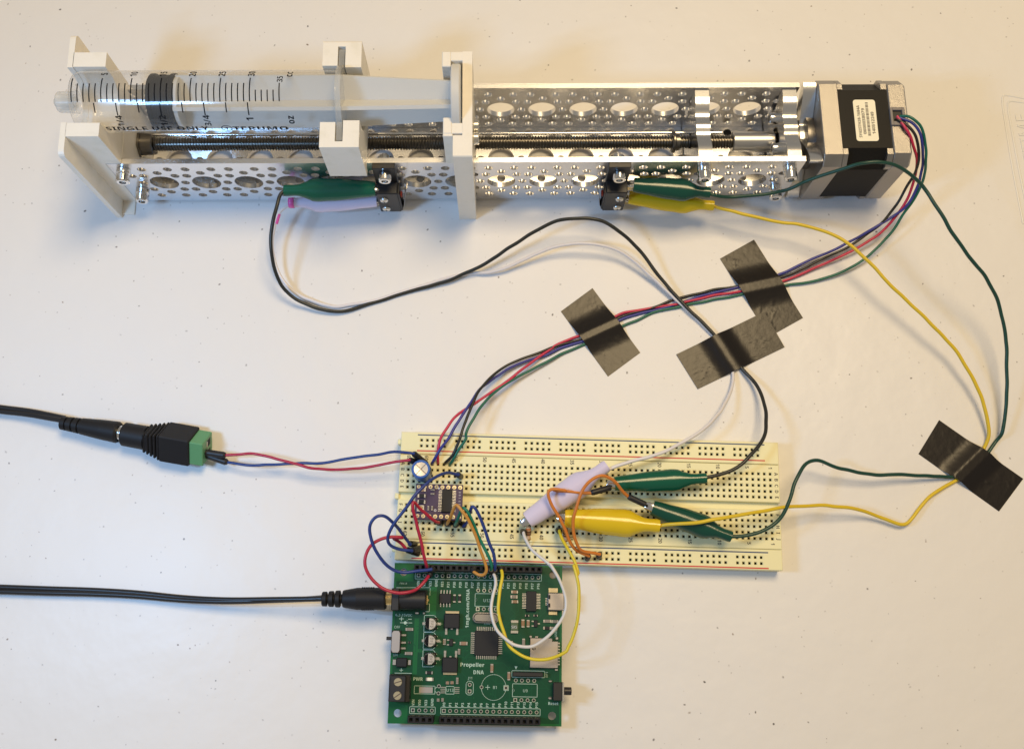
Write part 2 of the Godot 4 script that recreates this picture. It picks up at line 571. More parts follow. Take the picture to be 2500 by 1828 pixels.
# ------------------------------------------------------------------ the perforated channel
func hole_rows(last_v: float) -> Array:
	var out := []
	for k in range(0, 17):
		var c := -152.4 + 19.05 * k
		var spots := [[-9.525, 0.0]]
		for sx in [-1.0, 1.0]:
			for sy in [-1.0, 1.0]:
				spots.append([sx * 6.92, sy * 6.92])
				spots.append([sx * 5.65, sy * 13.4])
		if k > 0 and k < 16:
			spots.append([0.0, 9.78]); spots.append([0.0, -9.78])
			out.append([Vector2(c, 0), 6.35, 24])
		for q in spots:
			var at := Vector2(c + q[0], q[1])
			if absf(at.x) < 150.0 and absf(at.y) < last_v - 2.4: out.append([at, 1.95, 12])
	return out


# a sheet with round holes; put(u, v, side) gives the point on the near (0) or far (1) face
func holed_sheet(s: Shape, half_u: float, v0: float, v1: float, holes: Array, put: Callable, normal: Vector3) -> void:
	var pts := PackedVector2Array()
	var nu := 60
	for i in nu + 1:
		pts.append(Vector2(lerpf(-half_u, half_u, float(i) / nu), v0)); pts.append(Vector2(lerpf(-half_u, half_u, float(i) / nu), v1))
	for i in range(1, 7):
		pts.append(Vector2(-half_u, lerpf(v0, v1, i / 7.0))); pts.append(Vector2(half_u, lerpf(v0, v1, i / 7.0)))
	for h in holes:
		for k in h[2]: pts.append(h[0] + Vector2.from_angle(TAU * k / h[2]) * h[1])
	var idx := Geometry2D.triangulate_delaunay(pts)
	var cells := {}
	for h in holes:
		for gx in range(int(floor((h[0].x - h[1]) / 8.0)), int(floor((h[0].x + h[1]) / 8.0)) + 1):
			if not cells.has(gx): cells[gx] = []
			cells[gx].append(h)
	for k in range(0, idx.size(), 3):
		var a := pts[idx[k]]; var b := pts[idx[k + 1]]; var c := pts[idx[k + 2]]
		var g := (a + b + c) / 3.0
		var inside := false
		for h in cells.get(int(floor(g.x / 8.0)), []):
			if g.distance_to(h[0]) < h[1] * 0.985: inside = true
		if inside: continue
		s.tri(put.call(a, 0), put.call(b, 0), put.call(c, 0), normal, normal, normal)
		s.tri(put.call(a, 1), put.call(b, 1), put.call(c, 1), -normal, -normal, -normal)
	for h in holes:
		for k in h[2]:
			var d0 := Vector2.from_angle(TAU * k / h[2]); var d1 := Vector2.from_angle(TAU * (k + 1) / h[2])
			var p0: Vector2 = h[0] + d0 * h[1]; var p1: Vector2 = h[0] + d1 * h[1]
			var zero: Vector3 = put.call(Vector2.ZERO, 0)
			var n0: Vector3 = (put.call(-d0, 0) - zero).normalized(); var n1: Vector3 = (put.call(-d1, 0) - zero).normalized()
			s.tri(put.call(p0, 0), put.call(p1, 0), put.call(p1, 1), n0, n1, n1)
			s.tri(put.call(p0, 0), put.call(p1, 1), put.call(p0, 1), n0, n1, n0)
	var e := [Vector2(-half_u, v0), Vector2(half_u, v0), Vector2(half_u, v1), Vector2(-half_u, v1)]
	for k in 4:
		var a2: Vector2 = e[k]; var b2: Vector2 = e[(k + 1) % 4]
		var zero2: Vector3 = put.call(Vector2.ZERO, 0)
		var out: Vector3 = (put.call(Vector2((b2 - a2).y, -(b2 - a2).x).normalized(), 0) - zero2).normalized()
		s.quad(put.call(a2, 0), put.call(b2, 0), put.call(b2, 1), put.call(a2, 1), out)


func socket_bolt(s: Shape, at: Vector3, d: Vector3, collar := 2.6, head := 3.6) -> void:
	if collar > 0.0: s.lathe(at, d, [Vector2(0, 0), Vector2(0, 2.6), Vector2(0.3, 3.0), Vector2(collar - 0.3, 3.0), Vector2(collar, 2.5), Vector2(collar + 0.15, 2.5)], 18)
	var o := at + d * maxf(collar, 0.05)
	s.lathe(o, d, [Vector2(0, 0), Vector2(0, 2.7), Vector2(0.25, 2.9), Vector2(head - 0.5, 2.9), Vector2(head, 2.5), Vector2(head, 1.5)], 24)
	s.lathe(o, d, [Vector2(head, 1.5), Vector2(head - 1.6, 1.45), Vector2(head - 1.6, 0.0)], 6)


func build_channel() -> void:
	var t := thing("aluminium_channel", "long perforated aluminium channel that carries the syringe and the threaded rod", "metal channel", channel_frame, Vector3(0, 2, -19.05))
	var alu: Material = mats["aluminium"]
	var s := Shape.new()
	holed_sheet(s, 152.4, -19.05, 19.05, hole_rows(19.05), func(p: Vector2, k: int) -> Vector3: return Vector3(p.x, 21.05 + p.y, -2.3 * k), Vector3(0, 0, 1))
	part(s, "side_panel", alu, t)
	s = Shape.new()
	holed_sheet(s, 152.4, -19.05, 19.05, hole_rows(19.05), func(p: Vector2, k: int) -> Vector3: return Vector3(p.x, 21.05 + p.y, -38.1 + 2.3 * k), Vector3(0, 0, -1))
	part(s, "side_panel", alu, t)
	s = Shape.new()
	holed_sheet(s, 152.4, -16.7, 16.7, hole_rows(17.5), func(p: Vector2, k: int) -> Vector3: return Vector3(p.x, 2.0 + 2.3 * k, -19.05 + p.y), Vector3(0, -1, 0))
	part(s, "base_panel", alu, t)
	var steel: Material = mats["bright_steel"]
	for b in [[-146.75, 34.45], [-145.48, 14.13], [108.65, 34.45], [146.75, 34.45], [145.48, 14.13]]:
		s = Shape.new()
		socket_bolt(s, Vector3(b[0], b[1], 0.0), Vector3(0, 0, 1))
		part(s, "bolt", steel, t)
	for b in [[108.65, 34.45], [146.75, 34.45]]:
		s = Shape.new()
		s.lathe(Vector3(b[0], b[1], -38.1), Vector3(0, 0, -1), [Vector2(0, 3.0), Vector2(1.2, 2.9), Vector2(2.0, 2.2), Vector2(2.2, 0)], 20, true)
		part(s, "bolt", steel, t)
	for b in [-128.0, 128.0]:
		for z in [-4.4, -33.7]:
			s = Shape.new()
			s.cyl(Vector3(b, 0, z), Vector3(0, 2.0, 0), 1.7)
			part(s, "foot_pad", mats["black_rubber"], t)
	for b in [-32.45, 70.55]:
		s = Shape.new()
		s.cyl(Vector3(b, 34.45, -2.3), Vector3(0, 0, -0.8), 4.0)
		s.cyl(Vector3(b, 34.45, -3.1), Vector3(0, 0, -2.4), 3.3, 6)
		s.cyl(Vector3(b, 34.45, -5.5), Vector3(0, 0, -1.2), 1.5)
		part(s, "nut", steel, t)


# a lobed plate that stands across the channel
func cross_plate(half: float, hub: float, bore: float, x0: float, x1: float, c := Vector2(21.05, -19.05), slim := 0.3, knob := 1.2) -> Shape:
	var outer := PackedVector2Array()
	var cnt := 96
	for k in cnt:
		var a := TAU * k / cnt
		var lobe := 0.0
		for j in 4: lobe = maxf(lobe, exp(-pow(angle_difference(a, PI / 4 + j * PI / 2) / slim, 2.0)))
		var r := hub + lobe * (half * 1.42 - hub)
		var bump := 0.0
		for j in 4: bump = maxf(bump, exp(-pow(angle_difference(a, j * PI / 2) / 0.22, 2.0)))
		r += bump * knob
		var p := Vector2.from_angle(a) * r
		p = p.clamp(Vector2(-half, -half), Vector2(half, half))
		outer.append(c + p)
	var s := Shape.new()
	var face := []
	for k in cnt:
		var e2 := outer[(k + 1) % cnt] - outer[k]
		var o2 := Vector2(e2.y, -e2.x).normalized()
		face.append(o2 if o2.dot(outer[k] - c) > 0 else -o2)
	var soft := func(k: int, own: int) -> Vector3:
		var a: Vector2 = face[posmod(k - 1, cnt)]; var b: Vector2 = face[k % cnt]
		var m: Vector2 = (a + b).normalized() if a.dot(b) > 0.72 else face[own]
		return Vector3(0, m.x, m.y)
	for k in cnt:
		var d0 := (outer[k] - c); var d1 := (outer[(k + 1) % cnt] - c)
		var q := [d0.normalized() * bore, d0, d1, d1.normalized() * bore]
		for e in [[x0, -1.0], [x1, 1.0]]:
			s.quad(Vector3(e[0], c.x + q[0].x, c.y + q[0].y), Vector3(e[0], c.x + q[1].x, c.y + q[1].y), Vector3(e[0], c.x + q[2].x, c.y + q[2].y), Vector3(e[0], c.x + q[3].x, c.y + q[3].y), Vector3(e[1], 0, 0))
		var p0 := Vector3(x0, c.x + d0.x, c.y + d0.y); var p1 := Vector3(x0, c.x + d1.x, c.y + d1.y)
		var deep := Vector3(x1 - x0, 0, 0)
		var n0: Vector3 = soft.call(k, k); var n1: Vector3 = soft.call(k + 1, k)
		s.tri(p0, p1, p1 + deep, n0, n1, n1); s.tri(p0, p1 + deep, p0 + deep, n0, n1, n0)
		s.quad(Vector3(x0, c.x + q[0].x, c.y + q[0].y), Vector3(x0, c.x + q[3].x, c.y + q[3].y), Vector3(x1, c.x + q[3].x, c.y + q[3].y), Vector3(x1, c.x + q[0].x, c.y + q[0].y), Vector3(0, -q[0].x, -q[0].y).normalized())
	return s


func build_rods() -> void:
	var axis := Vector2(21.05, -19.05)
	# the threaded rod, a real helix
	var t := thing("threaded_rod", "dark steel threaded rod running down the middle of the channel", "threaded rod", channel_frame, Vector3(0, 21.05, -19.05))
	var s := Shape.new()
	var pitch := 1.27
	var segs := 14
	var prof := [Vector2(0.0, 2.62), Vector2(0.42, 3.17), Vector2(0.58, 3.17), Vector2(1.0, 2.62), Vector2(1.27, 2.62)]
	var x0 := -147.0
	for i in int(273.0 / pitch * segs):
		var a0 := TAU * i / segs; var a1 := TAU * (i + 1) / segs
		var r0 := Vector3(0, cos(a0), sin(a0)); var r1 := Vector3(0, cos(a1), sin(a1))
		var o0 := Vector3(x0 + pitch * i / segs, axis.x, axis.y); var o1 := Vector3(x0 + pitch * (i + 1) / segs, axis.x, axis.y)
		for k in 4:
			var p: Vector2 = prof[k]; var q: Vector2 = prof[k + 1]
			var nn := Vector2(-(q.y - p.y), q.x - p.x).normalized()
			var n0 := Vector3(nn.x, 0, 0) + r0 * nn.y; var n1 := Vector3(nn.x, 0, 0) + r1 * nn.y
			var a := o0 + Vector3(p.x, 0, 0) + r0 * p.y; var b := o1 + Vector3(p.x, 0, 0) + r1 * p.y
			var c := o1 + Vector3(q.x, 0, 0) + r1 * q.y; var d := o0 + Vector3(q.x, 0, 0) + r0 * q.y
			s.tri(a, b, c, n0, n1, n1); s.tri(a, c, d, n0, n1, n0)
	part(s, "thread", mats["dark_steel"], t)
	s = Shape.new()
	s.lathe(Vector3(97.5, axis.x, axis.y), Vector3.RIGHT, [Vector2(0, 3.2), Vector2(0, 4.6), Vector2(0.5, 5.1), Vector2(1.1, 5.1), Vector2(1.6, 4.4), Vector2(1.6, 3.9), Vector2(3.4, 3.9), Vector2(3.4, 3.2)], 22)
	part(s, "collar", mats["dark_steel"], t)
	s = Shape.new()
	s.lathe(Vector3(-145.6, axis.x, axis.y), Vector3.RIGHT, [Vector2(0, 0), Vector2(0, 6.4), Vector2(1.0, 6.4), Vector2(1.0, 5.6), Vector2(6.0, 5.4), Vector2(6.4, 5.0), Vector2(6.4, 3.0)], 6)
	part(s, "end_nut", mats["dark_steel"], t)
	t = thing("guide_rod", "thin smooth steel guide rod lying alongside the threaded rod", "rod", channel_frame, Vector3(0, 21.5, -23.4))
	s = Shape.new()
	s.cyl(Vector3(-146, 21.6, -23.4), Vector3(267, 0, 0), 0.75, 14)
	part(s, "shaft", mats["bright_steel"], t)
	t = thing("shaft_coupler", "plain round aluminium coupler joining the threaded rod to the motor shaft", "coupler", channel_frame, Vector3(135, 21.05, -19.05))
	s = Shape.new()
	s.cyl(Vector3(125.2, axis.x, axis.y), Vector3(19.2, 0, 0), 4.7, 28, 0.4)
	part(s, "sleeve", mat("dull_steel", Color(0.6, 0.59, 0.58), 0.3, 1.0), t)
	s = Shape.new()
	s.cyl(Vector3(144.4, axis.x, axis.y), Vector3(9, 0, 0), 2.5, 18)
	part(s, "motor_shaft", mats["dark_steel"], t)
	t = thing("bearing_plate", "lobed machined aluminium plate across the channel with the rod running through it", "bearing plate", channel_frame, Vector3(109, 4.3, -19.05))
	part(cross_plate(16.6, 14.2, 3.6, 105.8, 112.0, Vector2(22.0, -19.05)), "plate", mats["machined_aluminium"], t)
	t = thing("hub_plate", "lobed aluminium hub at the channel end around the coupler, held by two small screws", "hub", channel_frame, Vector3(148, 4.3, -19.05))
	part(cross_plate(16.6, 13.6, 6.2, 145.0, 151.2, Vector2(22.0, -19.05)), "plate", mats["machined_aluminium"], t)
	for z in [-27.2, -12.2]:
		s = Shape.new()
		s.lathe(Vector3(145.0, 27.6, z), Vector3.LEFT, [Vector2(0, 0), Vector2(0, 2.7), Vector2(3.4, 2.7), Vector2(3.8, 2.3), Vector2(3.8, 1.3), Vector2(2.2, 1.2), Vector2(2.2, 0)], 22)
		part(s, "screw", mats["bright_steel"], t)
	t = thing("motor_mount", "aluminium mount with four rounded arms between the channel and the motor", "motor mount", channel_frame, Vector3(156, 2, -19.05))
	part(cross_plate(19.2, 9.6, 7.6, 154.0, 159.8, Vector2(21.05, -19.05), 0.2, 0.0), "plate", mats["machined_aluminium"], t)
	s = Shape.new()
	s.lathe(Vector3(151.6, axis.x, axis.y), Vector3.RIGHT, [Vector2(0, 3.0), Vector2(0, 9.0), Vector2(0.6, 9.6), Vector2(2.4, 9.6), Vector2(2.4, 3.0)], 32)
	s.cyl(Vector3(156.5, axis.x, axis.y), Vector3(3.6, 0, 0), 12.5, 36)
	part(s, "bearing", mat("bearing_steel", Color(0.2, 0.19, 0.18), 0.3, 1.0), t)


# ------------------------------------------------------------------ printed brackets
# outline in (y, z) of a block with a round saddle cut down from its top
func saddle(y0: float, y1: float, z0: float, z1: float, r: float, c: Vector2) -> PackedVector2Array:
	var o := PackedVector2Array([Vector2(y0, z0), Vector2(y1, z0)])
	var half := r
	o.append(Vector2(y1, c.y - half))
	for k in 17:
		var a := lerpf(-PI / 2, -PI * 1.5, k / 16.0)
		o.append(c + Vector2(cos(a) * r, sin(a) * r))
	o.append(Vector2(y1, c.y + half))
	o.append(Vector2(y1, z1)); o.append(Vector2(y0, z1))
	return o


func build_brackets() -> void:
	var ivory: Material = mats["ivory_plastic"]
	var c := Vector2(58.9, -19.05)
	var t := thing("end_bracket", "ivory printed bracket cradling the nozzle end of the syringe on the channel end", "bracket", channel_frame, Vector3(-156, 0, -19.05))
	var s := Shape.new()
	s.prism(saddle(40.25, 65.0, -38.6, -0.1, 12.85, c), 0, -159.5, -145.8, 0.0)
	part(s, "cradle", ivory, t)
	s = Shape.new()
	s.span(Vector3(-159.5, 0.2, -38.6), Vector3(-152.7, 40.3, -0.12), 0.0)
	s.span(Vector3(-152.8, 4.6, -35.4), Vector3(-145.8, 40.2, -2.7), 0.3)
	part(s, "post", ivory, t)
	s = Shape.new()
	var o := saddle(0.0, 65.0, -47.6, 8.1, 12.6, c)
	var rounded := PackedVector2Array()
	for q in o:
		if q.distance_to(Vector2(65, 8.1)) < 0.1 or q.distance_to(Vector2(65, -47.6)) < 0.1:
			var sg := 1.0 if q.y > 0 else -1.0
			for k in 5:
				var a := k / 4.0 * PI / 2
				var off := Vector2(-2.5 + 2.5 * cos(a), sg * (-2.5 + 2.5 * sin(a)))
				if sg < 0.0: off = Vector2(-2.5 + 2.5 * sin(a), sg * (-2.5 + 2.5 * cos(a)))
				rounded.append(q + off)
		else: rounded.append(q)
	s.prism(rounded, 0, -161.7, -159.3, 0.0)
	part(s, "end_panel", ivory, t)
	s = Shape.new()
	s.span(Vector3(-159.4, 0.0, -0.5), Vector3(-153.6, 0.9, 6.6), 0.2)
	part(s, "foot", ivory, t)

	t = thing("clamp_bracket", "ivory printed clamp straddling the channel with the syringe flange in its slot", "bracket", channel_frame, Vector3(-47.4, 38.5, -19.05))
	s = Shape.new()
	var body := saddle(40.2, 65.0, -41.0, 2.6, 12.95, c)
	s.prism(body, 0, -55.5, -49.2, 0.0)
	part(s, "jaw_block", ivory, t)
	s = Shape.new()
	s.prism(saddle(40.2, 65.0, -41.0, 2.6, 12.2, c), 0, -46.0, -39.3, 0.0)
	part(s, "jaw_block", ivory, t)
	# the outer walls, cut across their top outer edge
	for e in [[2.6, 5.3], [-41.0, -43.7]]:
		s = Shape.new()
		s.prism(PackedVector2Array([Vector2(38.2, e[0] if e[0] > 0 else -38.25), Vector2(40.2, e[0] if e[0] > 0 else -38.25), Vector2(40.2, e[0]), Vector2(65.0, e[0]), Vector2(65.0, e[1] * 0.985), Vector2(64.5, e[1]), Vector2(38.2, e[1])]), 0, -55.5, -39.3, 0.0)
		part(s, "outer_wall", ivory, t)
	s = Shape.new()
	s.span(Vector3(-49.2, 40.2, -41.0), Vector3(-46.0, 43.4, 2.6), 0.0)
	part(s, "slot_floor", ivory, t)

	t = thing("pusher_block", "ivory printed pusher holding the plunger's thumb disc, standing across the channel", "pusher", channel_frame, Vector3(3, 0, 0))
	s = Shape.new()
	s.prism(PackedVector2Array([Vector2(0, 9.7), Vector2(64.8, 9.7), Vector2(65.2, 9.3), Vector2(65.2, -38.4), Vector2(40.4, -38.4), Vector2(40.4, -35.3), Vector2(5.0, -35.3), Vector2(5.0, -2.8), Vector2(40.4, -2.8), Vector2(40.4, 0.2), Vector2(0, 0.2)]), 0, 3.1, 7.2, 0.0)
	part(s, "panel", ivory, t)
	s = Shape.new()
	s.prism(PackedVector2Array([Vector2(0, 9.7), Vector2(64.8, 9.7), Vector2(65.2, 9.3), Vector2(65.2, 0.2), Vector2(0, 0.2)]), 0, -0.8, 3.1, 0.0)
	part(s, "front_leg", ivory, t)
	s = Shape.new()
	s.span(Vector3(-4.9, 40.3, -8.0), Vector3(-1.2, 65.1, -0.7), 0.3)
	s.span(Vector3(-1.3, 40.3, -5.6), Vector3(3.2, 64.9, -0.8), 0.2)
	s.span(Vector3(-4.9, 39.9, -0.9), Vector3(-0.9, 64.8, 0.4), 0.2)
	part(s, "catch", ivory, t)
	s = Shape.new()
	s.span(Vector3(-5.5, 40.3, -38.5), Vector3(-1.8, 65.1, -31.4), 0.3)
	s.span(Vector3(-1.9, 40.3, -38.5), Vector3(6.1, 65.0, -34.2), 0.3)
	part(s, "catch", ivory, t)
	for z in [-12.6, -6.8]:
		s = Shape.new()
		s.cyl(Vector3(7.1, 49.0, z), Vector3(2.6, 0, 0), 2.7, 24, 0.35)
		part(s, "knurled_screw", mats["tin"], t)


# ------------------------------------------------------------------ syringe
func build_syringe() -> void:
	var t := thing("syringe", "large clear plastic syringe with black scale marks and a black stopper", "syringe", channel_frame, Vector3(-80, 46.1, -19.05))
	var c := Vector3(0, 58.9, -19.05)
	var s := Shape.new()
	var at := func(x: float) -> Vector3: return Vector3(x, c.y, c.z)
	s.lathe(at.call(-158.6), Vector3.RIGHT, [Vector2(0.0, 4.4), Vector2(0.2, 9.5), Vector2(0.9, 11.6), Vector2(2.4, 12.55), Vector2(4.0, 12.7), Vector2(110.2, 12.7)], 64, true)
	part(s, "barrel", mats["barrel"], t)
	s = Shape.new()
	s.lathe(at.call(-158.6), Vector3.LEFT, [Vector2(0, 4.9), Vector2(0.6, 4.6), Vector2(7.4, 4.4), Vector2(8.0, 4.0), Vector2(8.0, 3.2), Vector2(1.0, 3.2)], 28)
	s.lathe(at.call(-158.6), Vector3.LEFT, [Vector2(0, 2.2), Vector2(8.8, 1.9), Vector2(9.4, 1.6), Vector2(9.4, 0)], 20)
	part(s, "nozzle", mats["barrel_solid"], t)
	# finger flange
	s = Shape.new()
	var o := PackedVector2Array()
	for k in 72:
		var a := TAU * k / 72
		var d := Vector2.from_angle(a)
		var r := 14.3
		var ear := minf(6.0 / maxf(absf(d.x), 0.001), 21.2 / maxf(absf(d.y), 0.001))
		o.append(Vector2(c.y, c.z) + d * maxf(r, minf(ear, 21.6)))
	s.prism(o, 0, -48.7, -46.4, 0.3)
	part(s, "finger_flange", mats["barrel_solid"], t)
	# stopper with its two sealing rings
	s = Shape.new()
	s.lathe(at.call(-126.6), Vector3.RIGHT, [Vector2(-2.6, 0), Vector2(-1.2, 7.5), Vector2(0.0, 11.0), Vector2(0.4, 11.45), Vector2(1.9, 11.45), Vector2(2.3, 10.9), Vector2(8.4, 10.9), Vector2(8.8, 11.45), Vector2(10.3, 11.45), Vector2(10.7, 11.0), Vector2(10.7, 0)], 48)
	part(s, "stopper", mats["gasket"], t)
	# plunger: four tapering fins set on the diagonals, and the thumb disc
	s = Shape.new()
	for k in 4:
		var a := PI / 4 + k * PI / 2
		var d := Vector3(0, cos(a), sin(a)); var e := Vector3(0, -sin(a), cos(a)) * 0.8
		var xs := [-115.8, -48.0, -1.4]
		var rs := [11.1, 10.9, 8.4]
		for j in 2:
			var p0: Vector3 = at.call(xs[j]); var p1: Vector3 = at.call(xs[j + 1])
			for sg in [-1.0, 1.0]:
				s.quad(p0 + e * sg + d * 0.8, p0 + d * rs[j] + e * sg, p1 + d * rs[j + 1] + e * sg, p1 + e * sg + d * 0.8, e.normalized() * sg)
			s.quad(p0 + d * rs[j] - e, p0 + d * rs[j] + e, p1 + d * rs[j + 1] + e, p1 + d * rs[j + 1] - e, d)
	s.lathe(at.call(-115.8), Vector3.RIGHT, [Vector2(0, 0), Vector2(0, 10.6), Vector2(1.6, 10.6), Vector2(1.6, 0)], 32)
	var pl := part(s, "plunger", mats["plunger"], t)
	s = Shape.new()
	s.lathe(at.call(-1.5), Vector3.RIGHT, [Vector2(0, 0), Vector2(0, 14.4), Vector2(0.4, 14.9), Vector2(3.4, 14.9), Vector2(3.9, 14.4), Vector2(3.9, 0)], 48)
	part(s, "thumb_disc", mats["plunger"], pl)
	# printed scale
	s = Shape.new()
	var rr := 12.76
	var on := func(x: float, a: float) -> Vector3: return Vector3(x, c.y + rr * cos(a), c.z + rr * sin(a))
	var out := func(a: float) -> Vector3: return Vector3(0, cos(a), sin(a))
	var mark := func(x: float, deg0: float, deg1: float, w: float) -> void:
		var n := 8
		for k in n:
			var a0 := deg_to_rad(lerpf(deg0, deg1, float(k) / n)); var a1 := deg_to_rad(lerpf(deg0, deg1, float(k + 1) / n))
			var p0: Vector3 = on.call(x - w, a0); var p1: Vector3 = on.call(x + w, a0); var p2: Vector3 = on.call(x + w, a1); var p3: Vector3 = on.call(x - w, a1)
			s.tri(p0, p1, p2, out.call(a0), out.call(a0), out.call(a1)); s.tri(p0, p2, p3, out.call(a0), out.call(a1), out.call(a1))
	for k in 36:
		var top := -5.5
		if k % 5 == 0 and k < 35: top = -17.8
		if k > 30 and k < 35: top = 8.3
		mark.call(-155.9 + 2.413 * k, top, 29.3, 0.24)
	for k in range(1, 9):
		mark.call(-155.9 + 8.93 * k, 30.9, 54.6 if k % 2 == 0 else 48.9, 0.24)
	part(s, "scale_marks", mats["ink"], t)
	s = Shape.new()
	# turned lettering: reads towards the back, its top towards the nozzle
	var turned := func(words: String, cap: float, x: float, deg: float) -> void:
		letters(s, words, cap, func(p: Vector2) -> Vector3: return on.call(x - p.y, deg_to_rad(deg) - p.x / rr), func(p: Vector2) -> Vector3: return out.call(deg_to_rad(deg) - p.x / rr), 0, true)
	for k in 6: turned.call(str(5 * k + 5), 2.7, -143.7 + 12.06 * k, -31.0)
	turned.call("35", 2.3, -71.4, -14.5)
	turned.call("cc", 2.9, -67.6, -28.5)
	turned.call("1/4", 2.6, -138.0, 66.0)
	turned.call("1/2", 2.6, -120.1, 66.0)
	turned.call("3/4", 2.6, -102.2, 66.0)
	turned.call("1", 2.9, -84.4, 63.0)
	turned.call("oz", 2.9, -67.4, 65.0)
	var along := func(words: String, cap: float, x: float, deg: float, stretch: float) -> void:
		letters(s, words, cap, func(p: Vector2) -> Vector3: return on.call(x + p.x * stretch, deg_to_rad(deg) - p.y / rr), func(p: Vector2) -> Vector3: return out.call(deg_to_rad(deg) - p.y / rr), -1, true)
	along.call("SINGLE USE ONLY", 2.6, -145.2, 86.5, 1.38)
	along.call("TERUMO", 2.5, -92.7, 87.0, 1.62)
	along.call("T", 1.9, -96.0, 87.0, 1.3)
	for k in 28:
		var a0 := TAU * k / 28; var a1 := TAU * (k + 1) / 28
		var pt := func(a: float, r: float) -> Vector3: return on.call(-95.2 + cos(a) * r * 1.1, deg_to_rad(87.0) - sin(a) * r / rr)
		var nm: Vector3 = out.call(deg_to_rad(87.0))
		s.quad(pt.call(a0, 1.75), pt.call(a0, 2.1), pt.call(a1, 2.1), pt.call(a1, 1.75), nm)
	part(s, "lettering", mats["ink"], t)


# ------------------------------------------------------------------ stepper motor
func octagon(half: float, cut: float) -> PackedVector2Array:
	var o := PackedVector2Array()
	for q in [[1, 1], [-1, 1], [-1, -1], [1, -1]]:
		var a := Vector2(q[0] * half, q[1] * (half - cut)); var b := Vector2(q[0] * (half - cut), q[1] * half)
		if q[0] * q[1] < 0: o.append(b); o.append(a)
		else: o.append(a); o.append(b)
	return o


func build_motor() -> void:
	var t := thing("stepper_motor", "square stepper motor with cast silver ends, black middle and a paper label", "motor", channel_frame, Vector3(180, 0, -19.05))
	var c := Vector2(21.15, -19.05)
	var shift := func(o: PackedVector2Array) -> PackedVector2Array:
		for k in o.size(): o[k] += c
		return o
	var cast: Material = mats["cast_aluminium"]
	var s := Shape.new()
	s.prism(shift.call(octagon(21.1, 4.15)), 0, 160.0, 168.4, 0.35)
	var corner := PackedVector2Array([Vector2(21.05, 14.3), Vector2(21.05, 16.95), Vector2(16.95, 21.05), Vector2(14.3, 21.05), Vector2(14.3, 19.9), Vector2(19.9, 14.3)])
	for q in [[1, 1], [-1, 1], [-1, -1], [1, -1]]:
		var o := PackedVector2Array()
		for p in corner: o.append(c + Vector2(p.x * q[0], p.y * q[1]))
		s.prism(o, 0, 168.3, 170.4, 0.0)
	part(s, "front_cap", cast, t)
	s = Shape.new()
	s.prism(shift.call(octagon(21.1, 4.6)), 0, 190.0, 198.6, 0.9)
	for q in [[1, 1], [-1, 1], [-1, -1], [1, -1]]:
		var o := PackedVector2Array()
		for p in corner: o.append(c + Vector2(p.x * q[0], p.y * q[1]))
		s.prism(o, 0, 187.6, 190.1, 0.0)
	part(s, "rear_cap", cast, t)
	# laminated middle: thin sheets, each with its own edge
	s = Shape.new()
	var x := 168.45
	while x < 189.9:
		s.prism(shift.call(octagon(20.95, 7.0)), 0, x, x + 0.42, 0.0)
		x += 0.5
	s.prism(shift.call(octagon(20.85, 7.0)), 0, 168.3, 190.05, 0.0)
	part(s, "laminations", mats["lamination"], t, "stuff")
	# label
	s = Shape.new()
	var lab := PackedVector2Array()
	for q in [[184.4, -28.3, 0.0], [184.4, -8.3, 1.0], [174.6, -8.3, 2.0], [174.6, -28.3, 3.0]]:
		var inner := Vector2(q[0], q[1]) + Vector2(-1.2 if q[0] > 180 else 1.2, 1.2 if q[1] < -20 else -1.2)
		for k in 5: lab.append(inner + Vector2.from_angle(-PI / 2 + (q[2] + k / 4.0) * PI / 2) * 1.2)
	var turned := PackedVector2Array()
	for p in lab: turned.append(Vector2(p.y, p.x))
	s.prism(turned, 1, 42.1, 42.2, 0.0)
	var paper := part(s, "label", mats["label_paper"], t)
	s = Shape.new()
	var r := Vector3(0, 0, -1); var u := Vector3(-1, 0, 0)
	flat_text(s, "SY42STH38-1684A", 1.25, Vector3(176.6, 42.215, -10.0), r, u, -1, 1.08, true)
	flat_text(s, "0600038079", 1.3, Vector3(178.6, 42.215, -11.7), r, u, -1, 1.25, true)
	flat_text(s, "140512249", 1.3, Vector3(182.6, 42.215, -11.7), r, u, -1, 1.2, true)
	var z := -10.8
	for k in 34:
		var w := 0.12 + 0.1 * (k * 7 % 4)
		s.quad(Vector3(179.9, 42.215, z), Vector3(181.1, 42.215, z), Vector3(181.1, 42.215, z - w), Vector3(179.9, 42.215, z - w), Vector3.UP)
		z -= w + 0.12 + 0.09 * (k * 5 % 3)
	part(s, "label_print", mats["label_ink"], paper)
	# wire socket
	s = Shape.new()
	s.span(Vector3(190.2, 36, -24.0), Vector3(191.3, 43.4, -15.4), 0.15)
	s.span(Vector3(195.5, 36, -24.0), Vector3(196.7, 43.4, -15.4), 0.15)
	s.span(Vector3(191.3, 36, -24.0), Vector3(195.5, 43.4, -22.6), 0.1)
	s.span(Vector3(191.3, 36, -17.2), Vector3(195.5, 43.4, -15.4), 0.1)
	var sock := part(s, "wire_socket", mats["grey_plastic"], t)
	s = Shape.new()
	s.span(Vector3(191.25, 42.0, -22.65), Vector3(195.55, 42.3, -17.15), 0.0)
	part(s, "socket_floor", mats["black_plastic"], sock)


# ------------------------------------------------------------------ limit switches
func phillips(s: Shape, at: Vector3, d: Vector3, r := 1.9) -> void:
	s.lathe(at, d, [Vector2(0, r), Vector2(0.5, r), Vector2(1.0, r * 0.8), Vector2(1.25, r * 0.45), Vector2(1.25, 0)], 20, true)


